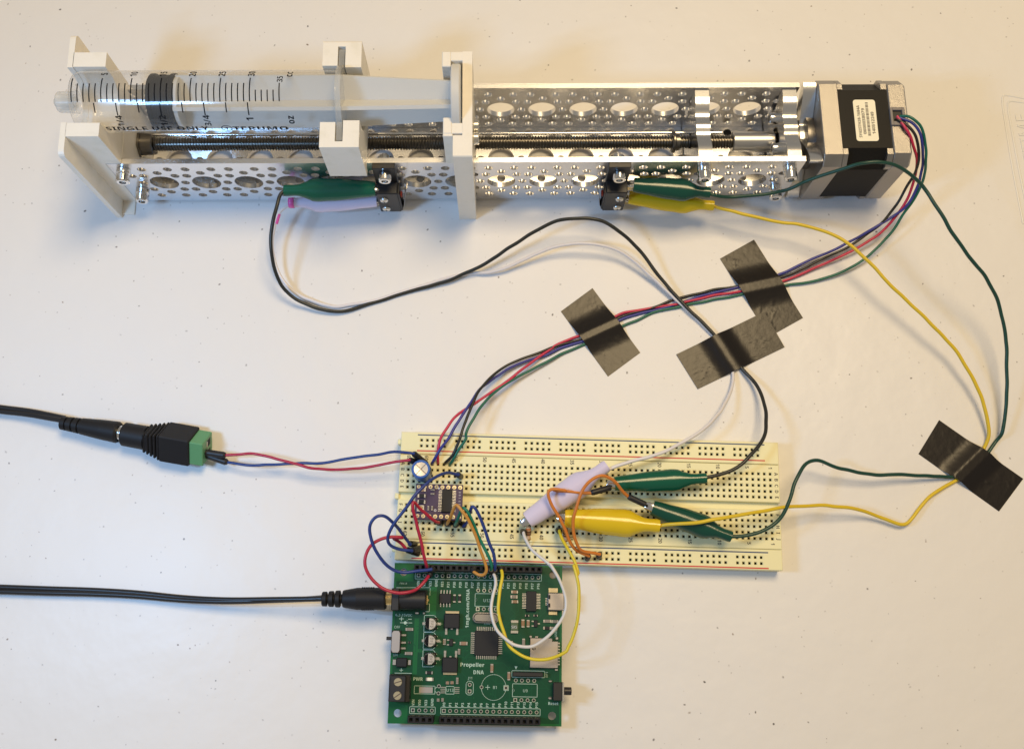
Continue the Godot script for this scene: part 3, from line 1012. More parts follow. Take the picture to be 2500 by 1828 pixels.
func build_switch(mirror: float, x0: float, label: String) -> void:
	var t := thing("limit_switch", label, "switch", channel_frame, Vector3(x0, 6.5, 5.0), "limit switches on the channel")
	var s := Shape.new()
	var at := func(x: float, y: float, z: float) -> Vector3: return Vector3(x0 + x * mirror, y, z)
	s.span(at.call(-4.9, 22.0, 0.05), at.call(4.9, 39.9, 2.6), 0.2)
	part(s, "mounting_plate", mats["black_plastic"], t)
	s = Shape.new()
	s.span(at.call(-4.8, 6.4, 2.1), at.call(4.9, 26.2, 8.4), 0.45)
	s.span(at.call(4.8, 7.4, 2.5), at.call(5.6, 25.2, 8.0), 0.2)
	part(s, "housing", mats["black_plastic"], t)
	s = Shape.new()
	socket_bolt(s, Vector3(x0 + 0.15, 34.45, 2.6), Vector3(0, 0, 1), 0.0, 3.6)
	part(s, "bolt", mats["bright_steel"], t)
	for y in [20.2, 10.6]:
		s = Shape.new()
		phillips(s, at.call(-1.7, y, 8.4), Vector3(0, 0, 1))
		part(s, "screw", mats["tin"], t)
		var x := Shape.new()
		x.box(at.call(-1.7, y, 9.62), Vector3(1.7, 0.35, 0.16), 0.0)
		x.box(at.call(-1.7, y, 9.62), Vector3(0.35, 1.7, 0.17), 0.0)
		part(x, "screw_slot", mats["hole_dark"], t)
	for y in [24.0, 14.2, 8.4]:
		s = Shape.new()
		s.span(at.call(-4.8, y - 1.3, 4.9), at.call(-9.8, y + 1.3, 5.4), 0.0)
		part(s, "terminal", mats["brass"], t)
	s = Shape.new()
	s.box(at.call(5.9, 19.0, 5.2), Vector3(1.0, 2.6, 2.4), 0.3)
	part(s, "plunger_button", mats["red_nylon"], t)
	s = Shape.new()
	s.sweep(PackedVector3Array([at.call(5.7, 8.2, 5.2), at.call(6.3, 10.0, 5.2), at.call(7.6, 20.0, 5.2), at.call(9.4, 29.0, 5.2)]), func(_t: float) -> Vector2: return Vector2(2.0, 0.12), 8, true, Vector3(-mirror, 0.1, 0))
	part(s, "lever", mats["bright_steel"], t)


func build_switches() -> void:
	build_switch(1.0, -32.3, "black limit switch between the two ivory holders, clipped with green and lavender clips")
	build_switch(-1.0, 70.9, "black limit switch near the motor, clipped with green and yellow clips")


# ------------------------------------------------------------------ breadboard
# a flat top with square sinks; holes is a list of rows, each (z, list of x)
func sunk_top(s: Shape, dark: Shape, x0: float, x1: float, z0: float, z1: float, y: float, rows: Array) -> void:
	var h := 0.78
	var up := Vector3.UP
	var last := z0
	for row in rows:
		var z: float = row[0]
		s.quad(Vector3(x0, y, last), Vector3(x1, y, last), Vector3(x1, y, z - h), Vector3(x0, y, z - h), up)
		var lx := x0
		for x in row[1]:
			s.quad(Vector3(lx, y, z - h), Vector3(x - h, y, z - h), Vector3(x - h, y, z + h), Vector3(lx, y, z + h), up)
			lx = x + h
			var g := 0.5
			var c := Vector3(x, y, z)
			var q := [Vector3(-1, 0, -1), Vector3(1, 0, -1), Vector3(1, 0, 1), Vector3(-1, 0, 1)]
			for k in 4:
				var a: Vector3 = q[k]; var b: Vector3 = q[(k + 1) % 4]
				var inn := -(a + b).normalized()
				s.quad(c + a * h, c + b * h, c + b * g + Vector3.DOWN * 0.55, c + a * g + Vector3.DOWN * 0.55, (inn + up).normalized())
				dark.quad(c + a * g + Vector3.DOWN * 0.55, c + b * g + Vector3.DOWN * 0.55, c + b * g + Vector3.DOWN * 2.4, c + a * g + Vector3.DOWN * 2.4, inn)
			dark.quad(c + q[0] * g + Vector3.DOWN * 2.4, c + q[1] * g + Vector3.DOWN * 2.4, c + q[2] * g + Vector3.DOWN * 2.4, c + q[3] * g + Vector3.DOWN * 2.4, up)
		s.quad(Vector3(lx, y, z - h), Vector3(x1, y, z - h), Vector3(x1, y, z + h), Vector3(lx, y, z + h), up)
		last = z + h
	s.quad(Vector3(x0, y, last), Vector3(x1, y, last), Vector3(x1, y, z1), Vector3(x0, y, z1), up)


func slab_sides(s: Shape, x0: float, x1: float, z0: float, z1: float, y0: float, y1: float) -> void:
	var b := 0.25
	var q := [Vector3(x0, 0, z0), Vector3(x1, 0, z0), Vector3(x1, 0, z1), Vector3(x0, 0, z1)]
	var ins := [Vector3(b, 0, b), Vector3(-b, 0, b), Vector3(-b, 0, -b), Vector3(b, 0, -b)]
	var out := [Vector3(0, 0, -1), Vector3(1, 0, 0), Vector3(0, 0, 1), Vector3(-1, 0, 0)]
	for k in 4:
		var a: Vector3 = q[k]; var c: Vector3 = q[(k + 1) % 4]
		s.quad(a + Vector3.UP * y0, c + Vector3.UP * y0, c + Vector3.UP * (y1 - b), a + Vector3.UP * (y1 - b), out[k])
		s.quad(a + Vector3.UP * (y1 - b), c + Vector3.UP * (y1 - b), c + ins[(k + 1) % 4] + Vector3.UP * y1, a + ins[k] + Vector3.UP * y1, (out[k] + Vector3.UP).normalized())
	s.quad(q[0] + Vector3.UP * y0, q[1] + Vector3.UP * y0, q[2] + Vector3.UP * y0, q[3] + Vector3.UP * y0, Vector3.DOWN)


func build_breadboard() -> void:
	var t := thing("breadboard", "long cream solderless breadboard with rows of square holes and red and blue lines", "breadboard", bread_frame, Vector3(0, 0, 0))
	var cream: Material = mats["cream_plastic"]
	var y := 8.5
	var rail_x := []
	for g in 10:
		for k in 5: rail_x.append(-73.66 + 15.24 * g + 2.54 * k)
	var main_x := []
	for k in 63: main_x.append(-78.74 + 2.54 * k)
	for e in [[-27.9, -18.2, -24.5, -21.96], [18.5, 27.2, 21.95, 24.49]]:
		var s := Shape.new(); var d := Shape.new()
		sunk_top(s, d, -82.35, 82.35, e[0] + 0.25, e[1] - 0.25, y, [[e[2], rail_x], [e[3], rail_x]])
		slab_sides(s, -82.6, 82.6, e[0], e[1], 0.0, y)
		for zz in [e[0] + 3.0]:
			s.span(Vector3(-84.2, 1.5, zz), Vector3(-82.6, 6.5, zz + 2.2), 0.2)
		var o := part(s, "power_rail", cream, t)
		part(d, "rail_sockets", mats["slot_dark"], o, "stuff")
	for side in [[-18.0, -1.6], [1.6, 18.35]]:
		var s := Shape.new(); var d := Shape.new()
		var rows := []
		for k in 5: rows.append([(-13.97 if side[0] < -10 else 3.81) + 2.54 * k, main_x])
		sunk_top(s, d, -82.35, 82.35, side[0] + 0.25, side[1] - 0.25, y, rows)
		slab_sides(s, -82.6, 82.6, side[0], side[1], 0.0, y)
		var o := part(s, "terminal_strip", cream, t)
		part(d, "strip_sockets", mats["slot_dark"], o, "stuff")
	var s := Shape.new()
	s.span(Vector3(-82.5, 0.0, -1.7), Vector3(82.5, 5.8, 1.7), 0.1)
	s.span(Vector3(-84.2, 1.5, -1.2), Vector3(-82.4, 7.0, 1.2), 0.2)
	part(s, "centre_gutter", cream, t)
	for e in [[-26.75, "print_blue"], [-19.75, "print_red"], [19.85, "print_blue"], [26.45, "print_red"]]:
		s = Shape.new()
		s.quad(Vector3(-75.4, y + 0.02, e[0] - 0.27), Vector3(76.6, y + 0.02, e[0] - 0.27), Vector3(76.6, y + 0.02, e[0] + 0.27), Vector3(-75.4, y + 0.02, e[0] + 0.27), Vector3.UP)
		part(s, "rail_line", mats[e[1]], t)
	s = Shape.new()
	var r := Vector3(0, 0, 1); var u := Vector3(1, 0, 0)
	for k in 64:
		if k == 1 or k == 63 or (k > 0 and k % 5 == 0):
			for z in [-16.6, 16.1]:
				flat_text(s, str(k), 1.6, Vector3(-78.74 + 2.54 * (63 - k), y + 0.02, z), r, u, 0, 0.9, true)
	for k in 10:
		var z := (-13.97 if k < 5 else 3.81) + 2.54 * (k % 5)
		for x in [-81.2, 81.2]: flat_text(s, "ABCDEFGHIJ"[k], 1.5, Vector3(x, y + 0.02, z), r, u, 0, 1.0, true)
	part(s, "column_numbers", mats["print_grey"], t)

	# capacitor and resistors that stand on it
	t = thing("electrolytic_capacitor", "blue can capacitor standing on the breadboard beside the purple board", "capacitor", bread_frame, Vector3(-72, 9.5, -9.9))
	s = Shape.new()
	s.lathe(Vector3(-72.2, 9.6, -9.8), Vector3.UP, [Vector2(0, 0), Vector2(0, 3.7), Vector2(0.5, 4.05), Vector2(1.4, 4.05), Vector2(1.8, 3.8), Vector2(2.3, 4.05), Vector2(11.0, 4.05), Vector2(11.6, 3.7), Vector2(11.6, 2.95)], 36)
	part(s, "sleeve", mats["capacitor_blue"], t)
	s = Shape.new()
	for k in 4:
		var c := Vector3(-72.2, 21.1, -9.8)
		for j in 5:
			var a0 := k * PI / 2 + 0.72 + 0.05 + j * (PI / 2 - 0.1) / 5; var a1 := a0 + (PI / 2 - 0.1) / 5
			var am := k * PI / 2 + 0.72 + PI / 4
			var o := c + Vector3(cos(am), 0, sin(am)) * 0.2
			s.flat(o, c + Vector3(cos(a0), 0.04, sin(a0)) * 2.95, c + Vector3(cos(a1), 0.04, sin(a1)) * 2.95, Vector3.UP)
	s.ring(Vector3(-72.2, 21.0, -9.8), 0.0, 3.0, 24)
	var vent := part(s, "vent_top", mats["capacitor_top"], t)
	s = Shape.new()
	for k in 2:
		var d := Vector3(cos(0.72 + k * PI / 2), 0, sin(0.72 + k * PI / 2)) * 2.8
		s.strip([Vector3(-72.2, 21.16 + 0.01 * k, -9.8) - d, Vector3(-72.2, 21.16 + 0.01 * k, -9.8) + d], 0.26)
	part(s, "vent_score", mats["gap_brown"], vent)
	s = Shape.new()
	for j in 6:
		var a0 := -0.55 + j * 0.15; var a1 := a0 + 0.15
		var d0 := Vector3(cos(a0), 0, sin(a0)); var d1 := Vector3(cos(a1), 0, sin(a1))
		var c := Vector3(-72.2, 0, -9.8)
		s.tri(c + d0 * 4.08 + Vector3.UP * 12, c + d1 * 4.08 + Vector3.UP * 12, c + d1 * 4.08 + Vector3.UP * 20.5, d0, d1, d1)
		s.tri(c + d0 * 4.08 + Vector3.UP * 12, c + d1 * 4.08 + Vector3.UP * 20.5, c + d0 * 4.08 + Vector3.UP * 20.5, d0, d1, d0)
	part(s, "minus_stripe", mats["black_plastic"], t)
	for row in [[Vector3(-26.1, 13.4, 12.0), Vector3(-26.0, 11.2, 18.0), "tan banded resistor between the lavender clip and the board, beside the white jumper"], [Vector3(-10.4, 13.4, 12.2), Vector3(-10.2, 11.0, 17.6), "tan banded resistor at the mouth of the yellow clip, beside the yellow jumper"]]:
		t = thing("resistor", row[2], "resistor", bread_frame, row[1] + Vector3(0, -2, 3), "resistors at the clip mouths")
		var a: Vector3 = row[0]; var d: Vector3 = (row[1] - row[0])
		s = Shape.new()
		s.lathe(a, d, [Vector2(0, 0), Vector2(0, 0.6), Vector2(0.4, 1.05), Vector2(1.3, 1.1), Vector2(1.7, 0.9), Vector2(4.6, 0.9), Vector2(5.0, 1.1), Vector2(5.9, 1.05), Vector2(6.3, 0.6), Vector2(6.3, 0)], 18, true)
		part(s, "body", mats["resistor_tan"], t)
		var k := 0
		for at in [0.9, 2.2, 3.2, 5.4]:
			s = Shape.new()
			s.lathe(a + d.normalized() * at, d, [Vector2(0, 0.9), Vector2(0, 1.13), Vector2(0.55, 1.13), Vector2(0.55, 0.9)], 18)
			part(s, "band", mats[["band_orange", "band_brown", "band_brown", "brass"][k]], t)
			k += 1
		part(tube([a + Vector3(0.2, 0.2, -4.5), a + Vector3(0, 0.1, -1.5), a], 0.28, 8), "lead", mats["tin"], t)
		part(tube([row[1], row[1] + Vector3(0.1, -0.6, 1.6), row[1] + Vector3(0.2, -2.4, 3.4), row[1] + Vector3(0.2, -5.5, 4.0)], 0.28, 8), "lead", mats["tin"], t)


# ------------------------------------------------------------------ small electronic pieces
# gull-wing legs in a row: from `a` stepping by `step`, reaching out along `out`
func legs(s: Shape, a: Vector3, step: Vector3, count: int, out: Vector3, w: float, reach: float, rise := 0.9) -> void:
	var side := step.normalized()
	for k in count:
		var o := a + step * k
		var size := (side * w + out * reach * 0.5).abs() + Vector3.UP * 0.16
		s.box(o + out * reach * 0.75 + Vector3.UP * 0.14, size, 0.0)
		var size2 := (side * w + out * reach * 0.45).abs() + Vector3.UP * 0.16
		s.box(o + out * reach * 0.2 + Vector3.UP * rise, size2, 0.0)
		var size3 := (side * w + out * 0.16).abs() + Vector3.UP * rise
		s.box(o + out * reach * 0.47 + Vector3.UP * rise * 0.55, size3, 0.0)


func build_driver() -> void:
	var t := thing("stepper_driver", "small purple driver board with a black chip, plugged into the breadboard", "circuit board", bread_frame, Vector3(-64.6, 8.5, 2.7))
	var s := Shape.new()
	s.span(Vector3(-74.7, 11.0, -4.8), Vector3(-54.5, 12.6, 10.4), 0.1)
	var b := part(s, "board", mats["purple_mask"], t)
	var y := 12.6
	s = Shape.new()
	s.span(Vector3(-63.3, y + 0.1, -2.6), Vector3(-58.9, y + 1.15, 7.2), 0.2)
	var chip := part(s, "chip", mats["chip_black"], t)
	s = Shape.new()
	legs(s, Vector3(-63.3, y, -2.0), Vector3(0, 0, 0.66), 14, Vector3(-1, 0, 0), 0.3, 1.5, 0.6)
	legs(s, Vector3(-58.9, y, -2.0), Vector3(0, 0, 0.66), 14, Vector3(1, 0, 0), 0.3, 1.5, 0.6)
	part(s, "chip_legs", mats["tin"], chip, "stuff")
	for e in [[-3.6, 8], [8.95, 8]]:
		s = Shape.new(); var d := Shape.new()
		for k in e[1]:
			var c := Vector3(-73.5 + 2.54 * k, y + 0.02, e[0])
			s.ring(c, 0.4, 0.85, 14)
			d.box(c + Vector3.UP * 0.35, Vector3(0.6, 0.8, 0.6), 0.1)
			d.cyl(c + Vector3.DOWN * 6.0, Vector3(0, 5, 0), 0.35, 6)
		part(s, "pads", mats["pad_gold"], b, "stuff")
		part(d, "header_pins", mats["tin"], b, "stuff")
		s = Shape.new()
		s.span(Vector3(-74.6, 8.55, e[0] - 1.25), Vector3(-54.6, 11.0, e[0] + 1.25), 0.1)
		part(s, "pin_header", mats["black_plastic"], t)
	# passives
	for q in [[-71.9, -2.2, 3.2, 2.0, "ceramic_tan"], [-72.0, 0.5, 3.6, 1.8, "chip_black"], [-72.0, 3.0, 3.6, 1.8, "chip_black"], [-67.4, -2.2, 1.7, 0.9, "ceramic_grey"], [-67.4, -0.5, 1.7, 0.9, "ceramic_grey"], [-68.9, 5.6, 0.9, 1.9, "ceramic_grey"], [-67.3, 5.6, 0.9, 1.9, "ceramic_grey"]]:
		chip_part(t, Vector3(q[0], y, q[1]), q[2], q[3], q[4], 0.7)
	s = Shape.new()
	s.box(Vector3(-72.2, y + 0.5, 5.8), Vector3(3.2, 1.0, 3.0), 0.2)
	var pot := part(s, "trimmer", mats["tin"], t)
	s = Shape.new()
	s.cyl(Vector3(-72.2, y + 1.0, 5.8), Vector3(0, 0.4, 0), 1.0, 20)
	part(s, "screw", mats["brass"], pot)
	s = Shape.new()
	s.ring(Vector3(-64.8, y + 0.03, -3.0), 0.0, 0.4, 14)
	s.ring(Vector3(-66.0, y + 0.03, 6.4), 0.28, 0.55, 16)
	for k in 5: flat_text(s, ["R", "0", "1", "5", "2"][k], 0.8, Vector3(-55.8, y + 0.03, -1.6 + 1.3 * k), Vector3(0, 0, -1), Vector3(-1, 0, 0))
	part(s, "print", mats["silkscreen_white"], b)


# a two-ended chip component: body with metal ends
func chip_part(t: Node3D, at: Vector3, w: float, d: float, m: String, h := 0.6, called := "chip_component") -> MeshInstance3D:
	var s := Shape.new()
	var long_x := w >= d
	w *= 0.9; d *= 0.9
	var l := w if long_x else d
	var body := Vector3(w * 0.62, h, d) if long_x else Vector3(w, h, d * 0.62)
	s.box(at + Vector3.UP * (h / 2 + 0.03), body, 0.08)
	var o := part(s, called, mats[m], t)
	s = Shape.new()
	for sg in [-1.0, 1.0]:
		var off := Vector3(sg * l * 0.42, 0, 0) if long_x else Vector3(0, 0, sg * l * 0.42)
		var size := Vector3(l * 0.22, h + 0.06, d * 1.02) if long_x else Vector3(w * 1.02, h + 0.06, l * 0.22)
		s.box(at + off + Vector3.UP * (h / 2 + 0.03), size, 0.08)
	part(s, "end_caps", mats["tin"], o)
	return o


# ------------------------------------------------------------------ controller board
func board_texture() -> ImageTexture:
	var w := 1280; var h := 1170
	var img := Image.create(w, h, false, Image.FORMAT_RGB8)
	var pour := Color(0.004, 0.07, 0.031).linear_to_srgb()
	var bare := Color(0.01, 0.128, 0.042).linear_to_srgb()
	var line := Color(0.005, 0.086, 0.038).linear_to_srgb()
	img.fill(pour)
	var px := func(x: float) -> int: return int((x + 35.6) / 71.2 * w)
	var pz := func(z: float) -> int: return int((z + 32.5) / 65.0 * h)
	var rect := func(x0: float, z0: float, x1: float, z1: float, c: Color) -> void: img.fill_rect(Rect2i(px.call(x0), pz.call(z0), px.call(x1) - px.call(x0), pz.call(z1) - pz.call(z0)), c)
	rect.call(-35.6, -32.5, -34.6, 32.5, bare); rect.call(34.7, -32.5, 35.6, 32.5, bare); rect.call(-35.6, 31.5, 35.6, 32.5, bare); rect.call(-35.6, -32.5, 35.6, -31.5, bare)
	rect.call(-34.6, 24.0, -27.6, 31.5, bare); rect.call(-34.6, -31.5, -27.4, -24.6, bare)
	rect.call(-26.2, -9.5, -24.4, 13.0, bare); rect.call(-20.2, -22.5, -17.3, -10.8, bare); rect.call(-24.6, 2.9, -22.0, 4.2, bare)
	for i in 130:
		var x := rng.randf_range(-26, 33); var z := rng.randf_range(-26, 26)
		var d := Vector2.from_angle(PI / 4 * rng.randi_range(0, 7))
		var n := rng.randi_range(1, 3)
		for k in n:
			var l := rng.randf_range(2.0, 9.0)
			for j in int(l * 14.0):
				x += d.x / 14.0; z += d.y / 14.0
				if absf(x) < 34.0 and absf(z) < 31.0: img.fill_rect(Rect2i(px.call(x), pz.call(z), 4, 4), line)
			d = d.rotated(PI / 4 * (1 if rng.randf() < 0.5 else -1))
	for i in 40: img.fill_rect(Rect2i(px.call(rng.randf_range(-30, 33)), pz.call(rng.randf_range(-26, 26)), 7, 7), bare)
	return ImageTexture.create_from_image(img)


func socket_strip(t: Node3D, x0: float, count: int, z: float) -> void:
	var s := Shape.new(); var d := Shape.new()
	var xs := []
	for k in count: xs.append(x0 + 2.54 * k)
	sunk_top(s, d, x0 - 1.1, x0 + 2.54 * (count - 1) + 1.1, z - 1.1, z + 1.1, 16.4, [[z, xs]])
	slab_sides(s, x0 - 1.3, x0 + 2.54 * (count - 1) + 1.3, z - 1.3, z + 1.3, 8.0, 16.4)
	for k in count - 1: s.span(Vector3(x0 + 2.54 * k + 1.1, 8.2, z + 1.25), Vector3(x0 + 2.54 * k + 1.44, 16.0, z + 1.4), 0.0)
	var o := part(s, "socket_strip", mats["matt_black"], t)
	part(d, "socket_holes", mats["hole_dark"], o, "stuff")


func through_hole(rim: Shape, dark: Shape, x: float, z: float, square := false, r := 0.76) -> void:
	if square: rim.box(Vector3(x, 8.02, z), Vector3(1.5, 0.03, 1.5), 0.0)
	else: rim.ring(Vector3(x, 8.03, z), 0.45, r, 16)
	dark.ring(Vector3(x, 8.045, z), 0.0, 0.52, 14)


func print_box(s: Shape, x0: float, z0: float, x1: float, z1: float, w := 0.2) -> void:
	s.strip([Vector3(x0, 8.025, z0), Vector3(x1, 8.025, z0), Vector3(x1, 8.025, z1), Vector3(x0, 8.025, z1), Vector3(x0, 8.025, z0)], w)


func print_arc(s: Shape, c: Vector2, r: float, a0: float, a1: float, w := 0.2, n := 28) -> void:
	var pts := []
	for k in n + 1: pts.append(Vector3(c.x + cos(lerpf(a0, a1, float(k) / n)) * r, 8.025, c.y + sin(lerpf(a0, a1, float(k) / n)) * r))
	s.strip(pts, w)


func smd_can(t: Node3D, x: float, z: float, called: String) -> void:
	var y := 8.0
	var s := Shape.new()
	s.box(Vector3(x, y + 0.6, z), Vector3(5.0, 1.1, 5.0), 0.7)
	var o := part(s, called, mats["black_plastic"], t)
	s = Shape.new()
	s.lathe(Vector3(x, y + 1.1, z), Vector3.UP, [Vector2(0, 2.35), Vector2(0.3, 2.45), Vector2(4.0, 2.45), Vector2(4.4, 2.15), Vector2(4.4, 0)], 30)
	part(s, "can", mats["capacitor_top"], o)
	# the dark half of its printed top
	s = Shape.new()
	var n := 18
	for k in n:
		var a0 := lerpf(PI * 0.58, PI * 1.42, float(k) / n); var a1 := lerpf(PI * 0.58, PI * 1.42, float(k + 1) / n)
		var p0 := Vector3(x + cos(a0) * 2.14, y + 5.52, z + sin(a0) * 2.14); var p1 := Vector3(x + cos(a1) * 2.14, y + 5.52, z + sin(a1) * 2.14)
		s.flat(p0, p1, Vector3(x - 0.55, y + 5.52, p1.z), Vector3.UP); s.flat(p0, Vector3(x - 0.55, y + 5.52, p0.z), Vector3(x - 0.55, y + 5.52, p1.z), Vector3.UP)
	for k in 3: flat_text(s, ["100", "10", "N43"][k], 0.75, Vector3(x + 0.7, y + 5.52, z - 1.0 + 1.05 * k), Vector3.RIGHT, Vector3(0, 0, -1))
	part(s, "top_print", mats["ink"], o)
	s = Shape.new()
	s.box(Vector3(x - 3.0, y + 0.1, z), Vector3(1.5, 0.2, 1.1), 0.0); s.box(Vector3(x + 3.0, y + 0.1, z), Vector3(1.5, 0.2, 1.1), 0.0)
	part(s, "terminals", mats["tin"], o)


func regulator(t: Node3D, x: float, z: float, dir: float) -> void:
	var y := 8.0
	var s := Shape.new()
	s.box(Vector3(x, y + 1.25, z), Vector3(6.5, 2.3, 6.0), 0.35)
	var o := part(s, "voltage_regulator", mats["chip_black"], t)
	s = Shape.new()
	s.box(Vector3(x, y + 0.35, z - dir * 3.5), Vector3(5.8, 0.5, 1.1), 0.1)
	part(s, "metal_tab", mats["pad_gold"], o)
	s = Shape.new()
	for e in [-2.3, 0.0, 2.3]:
		var l := 2.2 if e != 0.0 else 0.8
		s.box(Vector3(x + e, y + 0.5, z + dir * (3.0 + l * 0.3)), Vector3(0.85, 0.3, l * 0.6), 0.0)
		if e != 0.0: s.box(Vector3(x + e, y + 0.2, z + dir * (3.0 + l * 0.9)), Vector3(0.95, 0.3, 1.2), 0.0)
	part(s, "pins", mats["tin"], o)


func build_board() -> void:
	var t := thing("controller_board", "green controller board full of parts, touching the breadboard's front edge", "circuit board", board_frame, Vector3(0, 0, 0))
	var y := 8.0
	var s := Shape.new()
	var holes := []
	for q in [[-31.7, 28.4], [31.7, 28.4], [-31.7, -28.4], [31.7, -28.4]]: holes.append([Vector2(q[0], q[1]), 1.65, 20])
	holed_sheet(s, 35.6, -32.2, 32.4, holes, func(p: Vector2, k: int) -> Vector3: return Vector3(p.x, y - 1.6 * k, p.y), Vector3.UP)
	for i in s.v.size(): s.uv[i] = Vector2((s.v[i].x + 35.6) / 71.2, (s.v[i].z + 32.5) / 65.0)
	var m := mat("solder_mask", Color.WHITE, 0.33, 0.0, 0.38)
	m.albedo_texture = board_texture()
	part(s, "board", m, t)
	for q in [[-31.7, 26.0], [31.7, 26.0], [-31.7, -28.4], [31.7, -28.4]]:
		s = Shape.new()
		s.cyl(Vector3(q[0], 0.0, q[1] if q[1] < 0 else 24.6), Vector3(0, 6.4, 0), 1.6, 14)
		part(s, "standoff", mats["grey_plastic"], t)
	# socket strips along both edges
	socket_strip(t, -25.3, 5, -30.05)
	socket_strip(t, -12.6, 16, -30.05)
	socket_strip(t, -25.4, 4, 30.05)
	socket_strip(t, -12.75, 16, 30.05)
	# plated holes
	var rim := Shape.new(); var dark := Shape.new()
	for k in 21: through_hole(rim, dark, -25.3 + 2.54 * k, -27.15, k == 0 or k == 5)
	for k in 4: through_hole(rim, dark, -25.45 + 2.6 * k, 27.1, k == 0)
	for k in 16: through_hole(rim, dark, -12.75 + 2.54 * k, 27.1, k == 0)
	for k in 4:
		through_hole(rim, dark, 0.1 + 2.54 * k, -21.4); through_hole(rim, dark, 0.1 + 2.54 * k, -13.75, k == 0)
		through_hole(rim, dark, 16.6 + 2.54 * k, 14.7); through_hole(rim, dark, 16.5 + 2.54 * k, 22.4, k == 0)
	through_hole(rim, dark, -2.4, 16.7); through_hole(rim, dark, -2.4, 19.3, true)
	through_hole(rim, dark, 2.5, 17.6); through_hole(rim, dark, 12.6, 17.7, true)
	through_hole(rim, dark, -15.1, 17.5); through_hole(rim, dark, -15.2, 20.3)
	part(rim, "pads", mats["pad_tin"], t, "stuff")
	part(dark, "drill_holes", mats["hole_dark"], t, "stuff")
	# white print
	s = Shape.new()
	print_box(s, -26.7, -28.5, -16.2, -25.7); print_box(s, -13.8, -28.5, 26.8, -25.7); print_box(s, -16.2, -28.5, -13.8, -25.7)
	print_box(s, -26.8, 25.7, -16.3, 28.4); print_box(s, -14.0, 25.7, 26.8, 28.4)
	print_box(s, -1.1, -20.1, 8.8, -14.9); print_arc(s, Vector2(-1.1, -17.5), 0.7, -PI / 2, PI / 2, 0.2, 10)
	print_box(s, 15.3, 16.0, 25.5, 21.1); print_arc(s, Vector2(15.3, 18.6), 0.7, -PI / 2, PI / 2, 0.2, 10)
	print_box(s, 14.9, 10.8, 28.5, 13.4)
	print_box(s, -25.2, 17.5, -16.7, 20.6); print_box(s, -12.2, 17.5, -8.8, 20.5)
	s.strip([Vector3(-16.7, 8.03, 18.4), Vector3(-15.6, 8.03, 17.7)], 0.2); s.strip([Vector3(-16.7, 8.03, 19.6), Vector3(-15.6, 8.03, 20.2)], 0.2)
	print_arc(s, Vector2(7.5, 17.6), 5.1, 0.25, TAU - 0.15, 0.2, 40)
	print_box(s, 11.7, 16.7, 13.6, 18.7)
	s.strip([Vector3(-3.9, 8.025, 16.2), Vector3(-3.1, 8.025, 15.3), Vector3(-1.7, 8.025, 15.3), Vector3(-0.9, 8.025, 16.2), Vector3(-0.9, 8.025, 19.9), Vector3(-1.7, 8.025, 20.7), Vector3(-3.1, 8.025, 20.7), Vector3(-3.9, 8.025, 19.9), Vector3(-3.9, 8.025, 16.2)], 0.2)
	s.strip([Vector3(-34.4, 8.025, -21.9), Vector3(-20.2, 8.025, -22.2), Vector3(-20.2, 8.025, -19.0)], 0.18); s.strip([Vector3(-20.2, 8.025, -15.5), Vector3(-20.2, 8.025, -12.3), Vector3(-21.8, 8.025, -12.3)], 0.2)
	for z in [-7.4, -0.5, 6.6]:
		s.strip([Vector3(-16.4, 8.025, z - 1.7), Vector3(-18.0, 8.025, z - 3.4), Vector3(-22.2, 8.025, z - 3.4), Vector3(-22.2, 8.025, z + 3.3), Vector3(-18.0, 8.025, z + 3.3), Vector3(-16.4, 8.025, z + 1.7)], 0.2)
	s.strip([Vector3(-33.5, 8.025, 12.6), Vector3(-26.6, 8.025, 12.6)], 0.2)
	s.strip([Vector3(-31.6, 8.025, 11.4), Vector3(-30.3, 8.025, 11.4)], 0.2); s.strip([Vector3(-30.95, 8.028, 10.7), Vector3(-30.95, 8.028, 12.0)], 0.2)
	# polarity sign of the power socket
	s.strip([Vector3(-32.6, 8.025, -9.2), Vector3(-30.9, 8.025, -9.2)], 0.25); s.strip([Vector3(-31.75, 8.028, -10.0), Vector3(-31.75, 8.028, -8.4)], 0.25)
	s.strip([Vector3(-28.8, 8.025, -9.1), Vector3(-27.6, 8.025, -9.1)], 0.25)
	s.strip([Vector3(-32.2, 8.025, -7.6), Vector3(-27.3, 8.025, -7.6)], 0.22); s.ring(Vector3(-30.1, 8.03, -7.6), 0.0, 0.65, 16)
	print_arc(s, Vector2(-29.9, -7.6), 1.15, -1.1, 1.1, 0.22, 10)
	s.flat(Vector3(16.0, 8.03, 9.1), Vector3(17.2, 8.03, 9.1), Vector3(16.6, 8.03, 10.4), Vector3.UP)
	for z in [-7.4, -0.2, 6.9]:
		s.strip([Vector3(-15.7, 8.025, z), Vector3(-14.7, 8.025, z)], 0.16); s.strip([Vector3(-15.2, 8.028, z - 0.5), Vector3(-15.2, 8.028, z + 0.5)], 0.16)
	s.strip([Vector3(4.2, 8.025, 17.6), Vector3(5.9, 8.025, 17.6)], 0.2); s.strip([Vector3(5.05, 8.028, 16.75), Vector3(5.05, 8.028, 18.45)], 0.2)
	var rt := Vector3(0, 0, -1); var lf := Vector3(-1, 0, 0); var ft := Vector3(0, 0, -1); var rr := Vector3(1, 0, 0)
	var upper := ["VIN", "V50", "V33", "GND", "RES"]
	for k in 5: flat_text(s, upper[k], 1.05, Vector3(-25.3 + 2.54 * k, 8.03, -22.6), rt, lf, -1, 0.95, true)
	for k in 16: flat_text(s, "P%d" % (31 - k), 1.05, Vector3(-12.6 + 2.54 * k, 8.03, -22.4), rt, lf, -1, 1.0, true)
